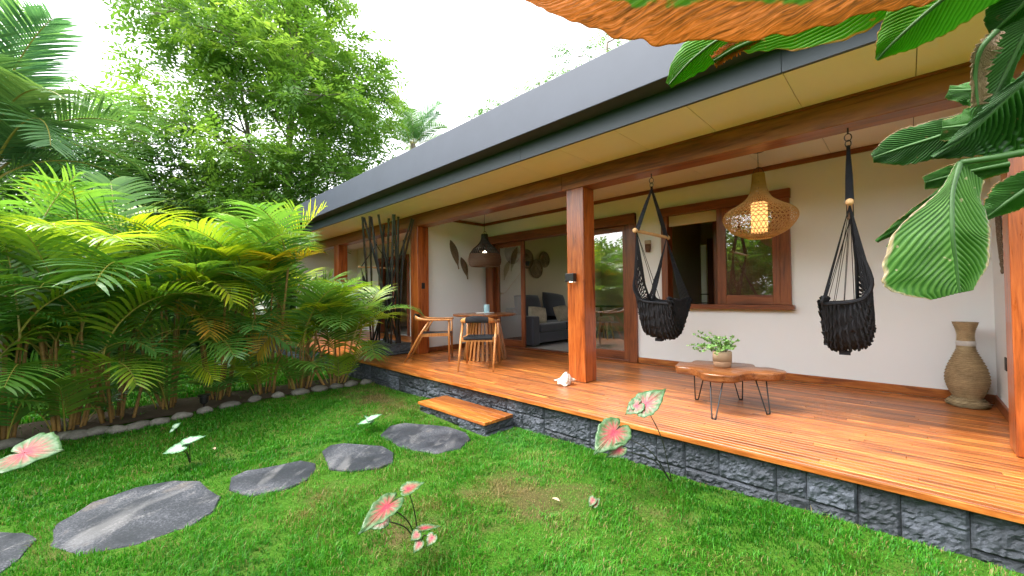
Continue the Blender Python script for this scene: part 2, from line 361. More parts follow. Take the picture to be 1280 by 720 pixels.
M = dict(
    deck=m_wood('teak_deck', (.13, .032, .006), (.35, .098, .016), (.60, .25, .055), 'x', .34, .2, .82, scale=1.0),
    post=m_wood('cenizaro_post', (.10, .018, .004), (.33, .072, .012), (.52, .15, .03), 'z', .32, .35, .25, scale=.8),
    beam=m_wood('cenizaro_beam', (.03, .007, .003), (.17, .038, .010), (.34, .105, .03), 'x', .35, .3, .25, grain=1.25, scale=.5),
    frame_z=m_wood('frame_upright', (.09, .022, .007), (.22, .058, .016), (.33, .10, .03), 'z', .4, .2, .2, scale=.8),
    frame_x=m_wood('frame_rail', (.09, .022, .007), (.22, .058, .016), (.33, .10, .03), 'x', .4, .2, .2, scale=.8),
    teak=m_wood('teak_furniture', (.24, .085, .02), (.42, .17, .045), (.58, .28, .09), 'z', .4, .15, .4, scale=2),
    slab=m_wood('live_edge_slab', (.06, .018, .006), (.19, .062, .018), (.32, .13, .042), 'x', .3, .35, .3, scale=1.1),
    dowel=m_wood('dowel_wood', (.42, .22, .09), (.55, .32, .14), (.68, .43, .21), 'y', .5, .05, .2, scale=2),
    wall=m_linen(),
    wall_in=m_flat('interior_plaster', (.60, .49, .35), .85, .06, 2, .1, 50, spec=.2),
    soffit=m_flat('cream_soffit', (.84, .79, .75), .7, .05, 1.5, .05, 80, spec=.25),
    joint=m_flat('dark_joint', (.10, .07, .045), .9),
    fascia=m_flat('blue_grey_fascia', (.044, .054, .080), .55, .2, 3.5, .08, 25),
    fascia2=m_flat('slate_fascia', (.04, .052, .068), .5, .1, 2.5, .05, 25),
    mortar=m_flat('dark_mortar', (.035, .035, .037), .9, .25, 20, .5, 60),
    splitstone=m_stone('split_stone', (.005, .0065, .0095), (.085, .097, .122), .75, 1.0, 85),
    rock=m_stone('round_rock', (.05, .048, .04), (.22, .205, .18), .85, .4, 40),
    slate=m_slate(0),
    glass=m_glass(),
    black=m_flat('black_metal', (.012, .012, .013), .4, .2, 8, .05),
    blackbamboo=m_flat('black_bamboo', (.010, .010, .012), .32, .5, 9, .15, 30, coat=.2),
    blackrope=m_rope('black_cotton', (.005, .005, .007), (.035, .037, .045), 70),
    cord=m_rope('woven_cord', (.012, .014, .018), (.05, .055, .065), 90, 'X'),
    seagrass=m_rope('seagrass_rope', (.20, .135, .065), (.62, .47, .27), 30),
    whiteband=m_rope('white_rope', (.62, .60, .56), (.85, .83, .80), 60),
    rattan=m_flat('rattan', (.50, .30, .105), .5, .25, 20, .1, 90),
    rattan_dark=m_flat('dark_rattan', (.018, .013, .010), .5, .3, 20, .1, 90),
    rattan_brown=m_flat('brown_rattan', (.125, .06, .032), .55, .35, 30, .2, 90),
    carved=m_rope('carved_wood', (.12, .085, .055), (.33, .25, .175), 40, 'DIAGONAL'),
    basket=m_rope('basket_weave', (.13, .08, .045), (.44, .30, .17), 50, 'DIAGONAL'),
    sofa=m_flat('sofa_fabric', (.045, .047, .06), .9, .15, 5, .35, 220, spec=.2, sheen=.3),
    pillow=m_rope('knit_pillow', (.36, .30, .22), (.60, .53, .42), 35, 'DIAGONAL'),
    tile=m_flat('grey_floor_tile', (.40, .38, .36), .45, .06, 1.5, .03, 30),
    white=m_flat('white_ceramic', (.8, .79, .76), .35, .03),
    blue=m_flat('pale_blue_candle', (.33, .52, .60), .45, .04),
    shell=m_rope('conch_shell', (.62, .50, .40), (.88, .85, .79), 22, 'DIAGONAL'),
    clay=m_flat('clay_pot', (.42, .30, .20), .8, .12, 14, .2, 60),
    clay_dark=m_flat('sand_pot', (.36, .22, .13), .85, .12, 14, .2, 60),
    soil=m_flat('bare_soil', (.055, .035, .02), .95, .5, 9, .8, 40),
    sprig=m_leaf('sprig_leaf', (.06, .16, .03), (.16, .34, .08), (.34, .52, .2), .5, .25),
    areca=m_leaf('areca_leaf', (.055, .16, .024), (.15, .31, .045), (.30, .46, .09), .30, .48, True, spec=.9),
    rachis=m_flat('palm_rachis', (.30, .26, .05), .5, .3, 20),
    cane=m_stone('palm_cane', (.06, .035, .012), (.38, .22, .06), .7, .3, 30),
    coco=m_leaf('coconut_leaf', (.05, .13, .055), (.12, .25, .095), (.23, .38, .17), .35, .42, True, spec=.8),
    tree_leaf=m_leaf('tree_leaf', (.045, .12, .022), (.13, .28, .05), (.29, .46, .10), .45, .5),
    tree_leaf2=m_leaf('dense_tree_leaf', (.03, .10, .03), (.10, .23, .06), (.21, .37, .11), .45, .45),
    shade_leaf=m_leaf('understory_leaf', (.02, .07, .018), (.06, .16, .03), (.14, .28, .05), .5, .35),
    bark=m_stone('tree_bark', (.10, .08, .055), (.30, .25, .19), .9, .7, 30),
    grass=None, ground=None,
    cal=m_caladium(), calp=m_caladium(True),
    stalk=m_flat('dark_stalk', (.02, .025, .012), .5, .3),
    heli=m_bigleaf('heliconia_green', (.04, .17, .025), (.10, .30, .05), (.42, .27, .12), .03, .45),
    heli_bright=m_bigleaf('heliconia_backlit', (.09, .33, .025), (.20, .50, .06), (.5, .30, .10), .04, .5),  # backlight put into the colour: brighter copy of the green leaf
    heli_pale=m_bigleaf('heliconia_torn', (.06, .21, .035), (.19, .40, .09), (.62, .50, .36), .06, .4),
    heli_dark=m_bigleaf('heliconia_shade', (.025, .11, .02), (.06, .20, .035), (.25, .16, .07), .03, .4),  # shade put into the colour: darkened copy of the green leaf
    heli_brown=m_bigleaf('heliconia_withered', (.12, .30, .02), (.22, .40, .04), (.58, .25, .045), .10, .68, .27, 4.0, .62, .05),
    heli_dry=m_bigleaf('heliconia_dry', (.30, .22, .12), (.42, .32, .18), (.30, .20, .11), .4, .3, .6, 20.0),
    petiole=m_flat('green_petiole', (.05, .13, .03), .5, .3),
    lampglow=m_emit('lamp_glow', (1.0, .45, .14), .85),
    led=m_emit('led_glow', (1.0, .85, .6), 6.0),
    ochre=m_wood('ochre_deck', (.19, .055, .011), (.40, .125, .024), (.62, .27, .075), 'x', .3, .35, .75),
)

# ------------------------------------------------------------------ ground and lawn
def gh(x, y):
    x = np.asarray(x, float); y = np.asarray(y, float)
    h = -.315 + .012*np.sin(1.3*x+.4)*np.cos(1.7*y) + .008*np.sin(3.1*x+1.1*y) + .006*np.cos(2.3*x-3.7*y+1)
    h = h + .028*np.exp(-((x+1.4)**2/1.0+(y+.75)**2/.25)) + .02*np.clip((x+.5)/1.5, 0, 1)
    h = h - .015*np.clip((-x-3.5)/2, 0, 1) + .03*np.exp(-((x+1.7)**2/.2+(y+1.6)**2/.15))*.6
    return h
STONES = [  # outlines on the lawn
    [(-3.134,-1.129),(-3.34,-.90),(-3.314,-.76),(-2.854,-.517),(-2.58,-.50),(-2.395,-.596),(-2.29,-.8),(-2.331,-1.028),(-2.707,-1.155)],
    [(-3.117,-1.684),(-3.2,-1.58),(-3.15,-1.47),(-2.825,-1.264),(-2.6,-1.27),(-2.439,-1.374),(-2.42,-1.5),(-2.524,-1.674),(-2.697,-1.777)],
    [(-3.106,-2.347),(-3.16,-2.24),(-3.116,-2.127),(-3.054,-1.88),(-2.9,-1.81),(-2.777,-1.851),(-2.63,-1.97),(-2.6,-2.12),(-2.668,-2.332),(-2.9,-2.4)],
    [(-2.84,-3.24),(-3.12,-3.22),(-3.34,-3.08),(-3.433,-2.861),(-3.36,-2.66),(-3.199,-2.523),(-2.81,-2.466),(-2.62,-2.52),(-2.50,-2.66),(-2.50,-2.897),(-2.577,-3.111)],
    [(-3.26,-3.46),(-3.143,-3.352),(-2.98,-3.29),(-2.782,-3.332),(-2.60,-3.42),(-2.55,-3.7),(-2.7,-3.95),(-3.05,-3.9),(-3.25,-3.7)]]
def inside(px, py, poly):
    r = np.zeros(px.shape, bool); n = len(poly)
    for i in range(n):
        x0, y0 = poly[i]; x1, y1 = poly[(i+1) % n]
        c = ((y0 > py) != (y1 > py)) & (px < (x1-x0)*(py-y0)/((y1-y0)+1e-12)+x0); r ^= c
    return r
def dry(x, y):
    d = .95*np.exp(-((x+4.5)**2/1.0+(y+.5)**2/.14)) + .8*np.exp(-((x+1.35)**2/.3+(y+1.1)**2/.12)) + .7*np.exp(-((x+1.4)**2/.12+(y+1.75)**2/.12))
    d = d + .6*np.exp(-((x+.85)**2/.12+(y+.55)**2/.1)) + .45*np.exp(-((x+2.2)**2/.3+(y+2.0)**2/.1))
    d = d + .2*np.sin(2.1*x+1.7*y)*np.sin(3.3*y-1.2*x+2) + .1*np.sin(6.1*x+2)*np.sin(5.3*y+1)
    return d
def m_ground():
    b = NB('lawn_soil'); v = b.coords((1,1,1)); n1 = b.noise(v, 3, 6); n2 = b.noise(v, 45, 5)
    c = b.mix(b.mix((.025, .08, .006), (.06, .15, .012), n2), b.mix((.05, .038, .016), (.11, .085, .035), n2), b.ramp(b.math('ADD', b.tint(), b.math('MULTIPLY', b.math('SUBTRACT', n1, .5), 1.6)), [(.35, 0.), (.9, .85)])); c = b.mix(c, (.10, .075, .03), b.ramp(n1, [(.52, 0.), (.7, .5)]))
    return b.done(b.bsdf(c, .95, b.bump(n2, .8, .03), spec=.1))
def m_grass():
    b = NB('grass_blades'); t = b.tint()
    c = b.ramp(t, [(0, (.012, .085, .004)), (.3, (.034, .205, .007)), (.52, (.072, .285, .012)), (.68, (.19, .19, .04)), (1, (.27, .20, .085))])
    p = b.bsdf(c, .5, spec=.3); tr = b.n('ShaderNodeBsdfTranslucent'); b.l(c, tr.inputs[0])
    mx = b.n('ShaderNodeMixShader'); mx.inputs[0].default_value = .35; b.l(p.outputs[0], mx.inputs[1]); b.l(tr.outputs[0], mx.inputs[2]); return b.done(mx)
M['ground'] = m_ground(); M['grass'] = m_grass()
def build_ground():
    mb = MB(); xs = list(np.linspace(-9, 3, 97)); ys = list(np.linspace(-8, .03, 65))
    xs = [-160, -80, -40, -25, -16, -12] + xs + [6, 12, 30, 80, 160]; ys = [-160, -80, -40, -20, -12] + ys + [.6, 3, 8, 20, 40, 80, 160]
    P = []
    for y in ys: P.append([(x, y, float(gh(x, y)) - (.35 if y > .03 and -12.5 < x < 3.5 and y < 8 else 0)) for x in xs])
    mb.grid(P); mb.t = [float(np.clip(dry(v[0], v[1]), 0, 1)) if -7 < v[0] < 3 and -7 < v[1] < .1 else 0. for v in mb.v]; o = mb.build('ground', M['ground'], smooth=True); prop(o, kind='structure')
build_ground()
def vnoise(x, y, f, seed):
    g = np.random.default_rng(seed).random((64, 64)); u = x*f; v = y*f; i = np.floor(u).astype(int); j = np.floor(v).astype(int); a = u-i; b_ = v-j; a = a*a*(3-2*a); b_ = b_*b_*(3-2*b_)
    G = lambda p, q: g[p % 64, q % 64]
    return (G(i, j)*(1-a)+G(i+1, j)*a)*(1-b_)+(G(i, j+1)*(1-a)+G(i+1, j+1)*a)*b_
def build_grass():
    bx = []; by = []; bw = []
    def scatter(n, x0, x1, y0, y1, wd):
        bx.append(NP.uniform(x0, x1, n)); by.append(NP.uniform(y0, y1, n)); bw.append(np.full(n, wd))
    scatter(150000, -3.6, 1.6, -3.4, -.0, .0042); scatter(60000, -2.2, 1.5, -2.6, -.0, .0040)
    scatter(70000, -5.75, -3.3, -4.6, -.0, .006); scatter(60000, -14, -5.9, -7, 0, .014); scatter(30000, -2, 3, -6, -3, .006)
    x = np.concatenate(bx); y = np.concatenate(by); wd = np.concatenate(bw)
    k = np.ones(len(x), bool)
    for s_ in STONES: k &= ~inside(x, y, s_)
    k &= ~((x > -3.62) & (x < -2.35) & (y > -.46)); k &= y < -.015
    bed = (x < -5.55) & (x > -6.5) & (y > -5.2); k &= ~(bed & (NP.random(len(x)) < .9))
    tf = .5*vnoise(x, y, 5.5, 1)+.5*vnoise(x, y, 13, 2); pt_n = .6*vnoise(x, y, 1.3, 3)+.4*vnoise(x, y, 4.0, 4)
    dr = dry(x, y)*(.1+1.5*vnoise(x, y, 7, 8)*vnoise(x, y, 2.6, 9)*2)+.9*np.clip(pt_n-.55, 0, 1)*(x > -5.6); tf = tf-.2*np.clip(dr, 0, 1); k &= ~((tf < .36) & (NP.random(len(x)) < .6)); k &= ~((NP.random(len(x)) < np.clip(dr*.55, 0, .35)) & (x > -5.6))
    x, y, wd, dr, tf = x[k], y[k], wd[k], dr[k], tf[k]; n = len(x); z = gh(x, y)
    ln = NP.uniform(.016, .046, n)*(.4+1.35*tf)*(1-.3*np.clip(dr, 0, 1)); ln = np.clip(ln, .012, .085)
    ln[x < -5.9] *= 1.6
    a = NP.uniform(0, 2*PI, n); wv = 1.2*np.sin(1.9*x+2.7*y); a = np.where(NP.random(n) < .5, a, wv+NP.normal(0, .6, n))
    lean = NP.uniform(.15, 1.0, n); fx, fy = np.cos(a), np.sin(a); sx, sy = -fy, fx
    base = np.stack([x, y, z-.004], 1); side = np.stack([sx, sy, np.zeros(n)], 1)*wd[:, None]/2
    m1 = base + np.stack([fx*lean*ln*.25, fy*lean*ln*.25, ln*.6], 1); tip = base + np.stack([fx*lean*ln*.95, fy*lean*ln*.95, ln*(1-.3*lean)], 1)
    V = np.stack([base-side, base+side, m1+side*.8, m1-side*.8, tip], 1).reshape(-1, 3)
    i0 = np.arange(n)*5; F = np.concatenate([np.stack([i0, i0+1, i0+2], 1), np.stack([i0, i0+2, i0+3], 1), np.stack([i0+3, i0+2, i0+4], 1)], 0)
    t = np.clip(.12 + .5*dr + .38*tf + NP.normal(0, .11, n), 0, 1)
    t = np.where(NP.random(n) < .04 + .45*np.clip(dr, 0, 1), NP.uniform(.7, 1, n), t)
    o = np_mesh('lawn_grass', V, F, np.repeat(t, 5), M['grass']); prop(o, 'short green lawn grass with dry straw patches', 'grass', kind='stuff')
build_grass()
mb = MB()
P = []
for i in range(60):
    y = -5.6 + 5.5*i/59; P.append([(x, y, float(gh(x, y)) + .006 + .018*noise.noise(Vector((x*5, y*5, 0))) + .012) for x in np.linspace(-6.45, -5.66, 12)])
mb.grid(P); prop(mb.build('planting_bed_soil', M['soil'], smooth=True), kind='structure')

# ------------------------------------------------------------------ house
house = thing('garden_house', 'low cream garden house with flat blue grey roof and timber posts', 'house', (-2.3, 2.7, 0))
YW = 2.69
def part(mb, name, mat, parent=house, smooth=False, bev=0):
    o = mb.build(name, mat, parent, smooth)
    if bev: bevel(o, bev)
    return o
# front wall with door opening -5.78..-2.36 (to 2.29) and window opening -1.88..-0.42 (0.87..2.27)
mb = MB()
mb.box(-2.362, -1.90, YW, YW+.13, -.3, 2.6); mb.box(-.41, 1.26, YW, YW+.13, -.3, 2.6)
mb.box(-1.90, -.41, YW, YW+.13, -.3, .86); mb.box(-1.90, -.41, YW, YW+.13, 2.29, 2.6); mb.box(-5.9, -2.362, YW, YW+.13, 2.29, 2.6)
part(mb, 'wall', M['wall'])
mb = MB(); mb.box(-6.03, -5.9, 1.217, YW+4, -.3, 2.6); part(mb, 'side_wall', M['wall'])
mb = MB(); mb.box(1.141, 1.27, 1.217, YW-.001, -.3, 2.6); part(mb, 'side_wall', M['wall'])
mb = MB(); mb.box(-12.2, -10.6, YW, YW+.13, -.3, 2.6); mb.box(-10.6, -8.9, YW, YW+.13, 2.2, 2.6); mb.box(-8.9, -6.031, YW, YW+.13, -.3, 2.6); part(mb, 'neighbour_wall', M['wall'])
# roof
mb = MB(); mb.box(-12.25, 3.4, 0, 7.6, 2.72, 3.14)
rf = part(mb, 'roof', M['fascia'], bev=.006)
mb = MB(); x = -12.2
while x < 3.3: mb.box(x, min(x+2.436, 3.3), .2, .232, 2.548, 2.719); x += 2.44
part(mb, 'fascia', M['fascia2'], rf)
mb = MB(); mb.box(-12.2, 3.3, .233, YW-.0, 2.612, 2.70); part(mb, 'ceiling_backing', M['joint'], rf)
mb = MB(); x = -1.307 - .653*17
while x < 3.2:
    mb.box(x+.0025, x+.653-.0025, .234, .974, 2.553, 2.611); mb.box(x+.0025, x+.653-.0025, 1.235, YW-.012, 2.603, 2.611); x += .653
part(mb, 'soffit', M['soffit'], rf)
mb = MB(); mb.box(-12.2, 3.3, 2.70, 7.2, 2.601, 2.70); part(mb, 'interior_ceiling', M['wall_in'], rf)
# beam, posts
mb = MB(); mb.cur = .4; mb.box(-12.2, -2.475, .976, 1.216, 2.346, 2.60); mb.cur = .75; mb.box(-2.471, 3.3, .976, 1.216, 2.346, 2.60)
part(mb, 'beam', M['beam'], bev=.006)
mb = MB(); mb.box(-12.2, 3.3, .955, .975, 2.535, 2.552); part(mb, 'beam_trim', M['frame_x'])
for k, x in enumerate((-6.03, -2.409, 1.04)):
    mb = MB(); mb.cur = .5+.2*k; mb.box(x, x+.25, .978, 1.214, .003, 2.345); part(mb, 'post', M['post'], bev=.008)
mb = MB(); mb.cur = .3; mb.box(-9.6, -9.35, .978, 1.214, .003, 2.345); part(mb, 'post', M['post'], bev=.008)
# trims
mb = MB(); mb.box(-5.897, 1.14, YW-.022, YW-.002, 2.545, 2.60); mb.box(-5.898, -5.878, 1.218, YW-.025, 2.545, 2.60); mb.box(1.119, 1.139, 1.218, YW-.025, 2.545, 2.60)
part(mb, 'ceiling_trim', M['frame_x'])
mb = MB(); mb.box(-2.36, 1.14, YW-.02, YW-.002, .002, .09); part(mb, 'baseboard', M['deck'], bev=.003)
mb = MB(); mb.box(1.12, 1.139, 1.218, YW-.024, .002, .09); part(mb, 'baseboard', M['frame_x'], bev=.003)
mb = MB(); mb.box(-5.899, -5.88, 1.218, YW-.06, .002, .09); part(mb, 'baseboard', M['frame_x'], bev=.003)
# sliding door
door = thing('sliding_door', None, None, (0, 0, 0)); door.parent = house; door.location = -house.location
def fr(boxes, name, mat, parent, bev=.004):
    for i, q in enumerate(boxes):
        mb = MB(); mb.cur = (i*.37) % 1; mb.box(*q); o = mb.build(name, mat, parent); bevel(o, bev)
    return o
fr([(-5.79, -5.58, YW-.05, YW+.13, .003, 2.29), (-2.50, -2.361, YW-.05, YW+.13, .003, 2.29)], 'door_jamb', M['frame_z'], door)
fr([(-5.895, -2.361, YW-.056, YW+.132, 2.13, 2.292)], 'door_head', M['frame_x'], door)
fr([(-5.58, -2.50, YW-.03, YW+.13, .003, .028)], 'door_track', M['frame_x'], door)
def leaf_panel(x0, x1, y, st=.10, parent=None):
    p = fr([(x0, x0+st, y, y+.045, .03, 2.127), (x1-st, x1, y, y+.045, .03, 2.127)], 'door_stile', M['frame_z'], parent)
    fr([(x0+st, x1-st, y+.002, y+.043, .03, .16), (x0+st, x1-st, y+.002, y+.043, 2.04, 2.127)], 'door_rail', M['frame_x'], parent)
    g = MB(); g.box(x0+st, x1-st, y+.018, y+.024, .16, 2.04); g.build('door_pane', M['glass'], parent)
leaf_panel(-5.58, -4.77, YW+.05, .09, door); leaf_panel(-3.62, -2.50, YW-.005, .10, door)
# window
win = thing('window', None, None, (0, 0, 0)); win.parent = house; win.location = -house.location
fr([(-1.955, -1.865, YW-.05, YW+.13, .90, 2.17), (-.50, -.395, YW-.05, YW+.13, .90, 2.17)], 'window_jamb', M['frame_z'], win)
fr([(-1.965, -.385, YW-.056, YW+.132, 2.17, 2.285)], 'window_head', M['frame_x'], win)
fr([(-1.985, -.365, YW-.10, YW+.132, .842, .90)], 'window_sill', M['frame_x'], win)
fr([(-1.205, -1.10, YW-.035, YW+.02, .902, 2.168), (-.58, -.502, YW-.035, YW+.02, .902, 2.168)], 'sash_stile', M['frame_z'], win)
fr([(-1.10, -.58, YW-.033, YW+.018, .902, 1.02), (-1.10, -.58, YW-.033, YW+.018, 2.09, 2.168)], 'sash_rail', M['frame_x'], win)
g = MB(); g.box(-1.10, -.58, YW-.01, YW-.004, 1.02, 2.09); g.build('window_pane', M['glass'], win)
mb = MB(); mb.box(-1.865, -1.205, YW+.03, YW+.06, 2.02, 2.168); mb.build('blind_cassette', M['wall_in'], win)
# interior
mb = MB(); mb.box(-5.9, 1.2, YW+.131, 7.2, -.1, .012); mb.box(-5.58, -2.5, YW+.131, YW+.14, -.1, .011); part(mb, 'interior_floor', M['tile'])
mb = MB(); mb.box(-5.9, -5.75, YW+.131, 7.2, .012, 2.6); part(mb, 'interior_wall', M['wall_in'])
mb = MB(); mb.box(-2.42, -2.30, YW+.131, 5.2, .012, 2.6); part(mb, 'partition_wall', M['wall_in'])
mb = MB(); mb.box(-2.20, 1.2, 5.2, 5.3, .012, 2.6); mb.box(-2.30, -2.20, 5.2, 5.3, 2.0, 2.6); mb.box(1.1, 1.2, YW+.131, 5.2, .012, 2.6); part(mb, 'bedroom_wall', M['wall_in'])
mb = MB(); mb.box(-5.75, -4.6, 7.1, 7.2, .012, 2.6); mb.box(-4.6, -2.6, 7.1, 7.2, 2.25, 2.6); mb.box(-4.6, -2.6, 7.1, 7.2, .012, .6); mb.box(-2.6, 1.2, 7.1, 7.2, .012, 2.6); part(mb, 'rear_wall', M['wall_in'])  # big opening added to let sky light into the living room
mb = MB(); mb.box(-3.2, -1.2, 5.75, 5.85, .012, 2.6); part(mb, 'slot_dimming_wall', M['wall'])  # wall added behind the bedroom slot to dim the daylight in it
fr([(-2.15, -1.62, 5.12, 5.16, .02, 2.1)], 'bedroom_door', M['frame_z'], house)
mb = MB(); mb.box(-2.30, -2.08, 5.15, 5.17, .85, .87); mb.box(-2.30, -2.08, 5.15, 5.17, 1.02, 1.04); part(mb, 'bedroom_rail', M['black'])
fr([(-10.6, -10.5, YW-.03, YW+.13, .003, 2.2), (-9.0, -8.9, YW-.03, YW+.13, .003, 2.2), (-10.5, -9.0, YW-.028, YW+.128, 2.1, 2.2), (-9.8, -9.7, YW, YW+.1, .003, 2.1)], 'neighbour_door_frame', M['frame_z'], house)
mb = MB(); mb.box(-12.2, -12.08, .9, YW-.001, -.3, 2.6); part(mb, 'neighbour_side_wall', M['wall'])
mb = MB(); mb.box(-12.2, -6.04, 6.0, 6.1, 0, 2.6); mb.box(-12.2, -12.1, YW+.131, 6.0, 0, 2.6); part(mb, 'neighbour_room_wall', M['wall_in'])
mb = MB(); mb.box(-12.2, -6.04, YW+.131, 6.0, -.1, .01); part(mb, 'neighbour_floor', M['tile'])
# switches and outlets fixed to the house
def plate(c, ax, name, parent=house):
    x, y, z = c; mb = MB()
    if ax == 'x': mb.box(x-.004, x+.008, y-.035, y+.035, z-.055, z+.055)
    else: mb.box(x-.035, x+.035, y-.008, y+.004, z-.055, z+.055)
    o = mb.build(name, M['black'], parent); bevel(o, .004); return o
plate((-5.778, 1.09, 1.25), 'x', 'switch_plate'); plate((1.137, 2.15, .44), 'x', 'outlet_plate')

# deck
deck = thing('porch_deck', 'orange teak plank porch deck on a split grey stone base', 'deck', (-2.3, 1.3, 0))
def boards(x0, x1, y0, y1, name, parent, mat, bw=.052, z=0.0, th=.03, lmin=.7, lmax=2.2, seed=1):
    r = random.Random(seed); mb = MB(); y = y0
    while y < y1-.005:
        x = x0 - r.uniform(0, 1.2); ye = min(y+bw-.0022, y1)
        while x < x1:
            L = r.uniform(lmin, lmax); a, c = max(x, x0), min(x+L, x1)
            if c-a > .02: mb.cur = min(1, max(0, r.gauss(.5, .24))); mb.box(a, c-.0012, y, ye, z-th, z)
            x += L
        y += bw
    o = mb.build(name, mat, parent); bevel(o, .0022, 1); return o
boards(-7.05, 2.6, -.02, YW-.03, 'deck_boards', deck, M['deck'])
mb = MB(); mb.cur = .6; mb.box(-7.05, 2.6, -.034, -.0205, -.04, -.003); bevel(mb.build('deck_nosing', M['deck'], deck), .004)
mb = MB(); mb.box(-7.0, 2.55, .05, YW-.05, -.34, -.031); mb.build('deck_core', M['mortar'], deck)
def stone_face(mb, x0, x1, z0, z1, y, axis='x', sgn=-1, seed=0, rows=2, wmin=.14, wmax=.42):
    """split-face blocks laid in broken courses on a vertical face"""
    r = random.Random(seed); x = x0
    while x < x1-.02:
        W = min(r.uniform(.28, .62), x1-x)
        if x1-(x+W) < .1: W = x1-x
        zs = sorted([z0, z1]+[z0+(z1-z0)*(r.uniform(.25, .75))]) if r.random() < .85 else [z0, z1]
        for a, c in zip(zs[:-1], zs[1:]):
            n = 1 if r.random() < .4 or W < .3 else 2
            cuts = [x] + ([x+W*r.uniform(.35, .65)] if n == 2 else []) + [x+W]
            for p, q in zip(cuts[:-1], cuts[1:]):
                mb.cur = min(1, max(0, r.gauss(.42, .3))); nx = max(3, int((q-p)/.014)); nz = max(3, int((c-a)/.014)); out = r.uniform(.0, .016)
                G = []
                for j in range(nz+1):
                    row = []
                    for i in range(nx+1):
                        u = p+.0015+(q-p-.003)*i/nx; v = a+.0015+(c-a-.003)*j/nz
                        e = min(i, nx-i, j, nz-j)
                        d = out + .016*noise.noise(Vector((u*9, v*9, seed+y))) + .014*noise.noise(Vector((u*25, v*25, seed))) + .011*noise.noise(Vector((u*58, v*58, seed)))
                        d = -.004 if e == 0 else d
                        row.append((u, y+sgn*d, v) if axis == 'x' else (y+sgn*d, u, v))
                    G.append(row)
                if (axis == 'x') == (sgn > 0): G = [list(reversed(g_)) for g_ in G]
                mb.grid(G)
        x += W
mb = MB(); stone_face(mb, -7.0, 2.55, -.36, -.034, .018, seed=3); mb.mat = 1; mb.box(-7.0, 2.55, .028, .049, -.4, -.034)
mb.build('stone_base', [M['splitstone'], M['mortar']], deck)
# second unit deck
d2 = thing('neighbour_deck', 'far orange plank deck glimpsed through the palm stems', 'deck', (-9.6, 1.3, 0))
boards(-12.2, -7.06, -.02, YW-.03, 'deck_boards', d2, M['deck'], bw=.06, seed=5)
mb = MB(); stone_face(mb, -12.2, -7.02, -.36, -.034, .018, seed=8); mb.mat = 1; mb.box(-12.2, -7.02, .028, .049, -.4, -.034); mb.build('stone_base', [M['splitstone'], M['mortar']], d2)
# planters
def planter(name, label, x0, x1, y0, y1, z1, seed):
    t = thing(name, label, 'planter', ((x0+x1)/2, (y0+y1)/2, 0)); mb = MB()
    stone_face(mb, x0, x1, .003, z1, y0, 'x', -1, seed); stone_face(mb, y0, y1, .003, z1, x1, 'y', 1, seed+1); stone_face(mb, y0, y1, .003, z1, x0, 'y', -1, seed+2)
    mb.mat = 1; mb.box(x0+.012, x1-.012, y0+.012, y1, .003, z1-.02); mb.build('stone_body', [M['splitstone'], M['mortar']], t)
    mb = MB(); mb.box(x0-.012, x1+.012, y0-.012, y1, z1-.019, z1+.012); o = mb.build('stone_cap', M['splitstone'], t); bevel(o, .01)
planter('stone_planter', 'low split stone planter holding the black bamboo poles by the left post', -7.03, -6.02, .50, .97, .19, 21)
planter('stone_planter', 'low split stone planter at the right edge beside the right post', 1.12, 2.3, .55, .97, .21, 31)
# step
stp = thing('garden_step', 'small garden step of grey split stone with orange plank top', 'step', (-2.96, -.21, -.31))
mb = MB(); stone_face(mb, -3.56, -2.40, -.36, -.222, -.405, 'x', -1, 41); stone_face(mb, -.405, -.005, -.36, -.222, -2.40, 'y', 1, 42); stone_face(mb, -.405, -.005, -.36, -.222, -3.56, 'y', -1, 43)
mb.mat = 1; mb.box(-3.545, -2.415, -.39, -.01, -.4, -.222); mb.build('stone_base', [M['splitstone'], M['mortar']], stp)
boards(-3.575, -2.385, -.425, -.022, 'tread', stp, M['deck'], bw=.1, z=-.19, th=.03, lmin=2, lmax=3, seed=9)
# stepping stones
SL = ['wide dark grey stepping stone nearest the porch step', 'small grey stepping stone second from the porch step', 'squarish grey stepping stone just above the largest slab',
      'largest grey stepping stone with pale streaks on the lawn', 'stepping stone cut off by the lower left corner of the photo']
for poly, lb in zip(STONES, SL):
    pts = [a_+(b_-a_)*f_ for a_, b_ in zip([np.array(p) for p in poly], [np.array(p) for p in poly[1:]+poly[:1]]) for f_ in np.linspace(0, 1, 9)[:-1]]; c = np.mean(pts, axis=0); mb = MB(); rings = []
    z0 = float(gh(*c))
    for k, zz in ((1.0, -.04), (1.0, .004), (.985, .012), (.8, .015), (.5, .016), (.2, .016), (.01, .016)):
        rings.append([(c[0]+(p[0]-c[0])*k*(1+.04*noise.noise(Vector((p[0]*5, p[1]*5, 0)))+.015*noise.noise(Vector((p[0]*23, p[1]*23, 0)))), c[1]+(p[1]-c[1])*k*(1+.04*noise.noise(Vector((p[0]*5, p[1]*5, 9)))+.015*noise.noise(Vector((p[0]*23, p[1]*23, 9)))), z0+zz+.004*noise.noise(Vector((p[0]*5*k, p[1]*5*k, 3)))) for p in pts])
    rings = [r_+[r_[0]] for r_ in rings]; mb.grid(rings)
    prop(mb.build('stepping_stone', M['slate'], smooth=False), lb, 'stepping stone', 'slate stepping stones across the lawn')
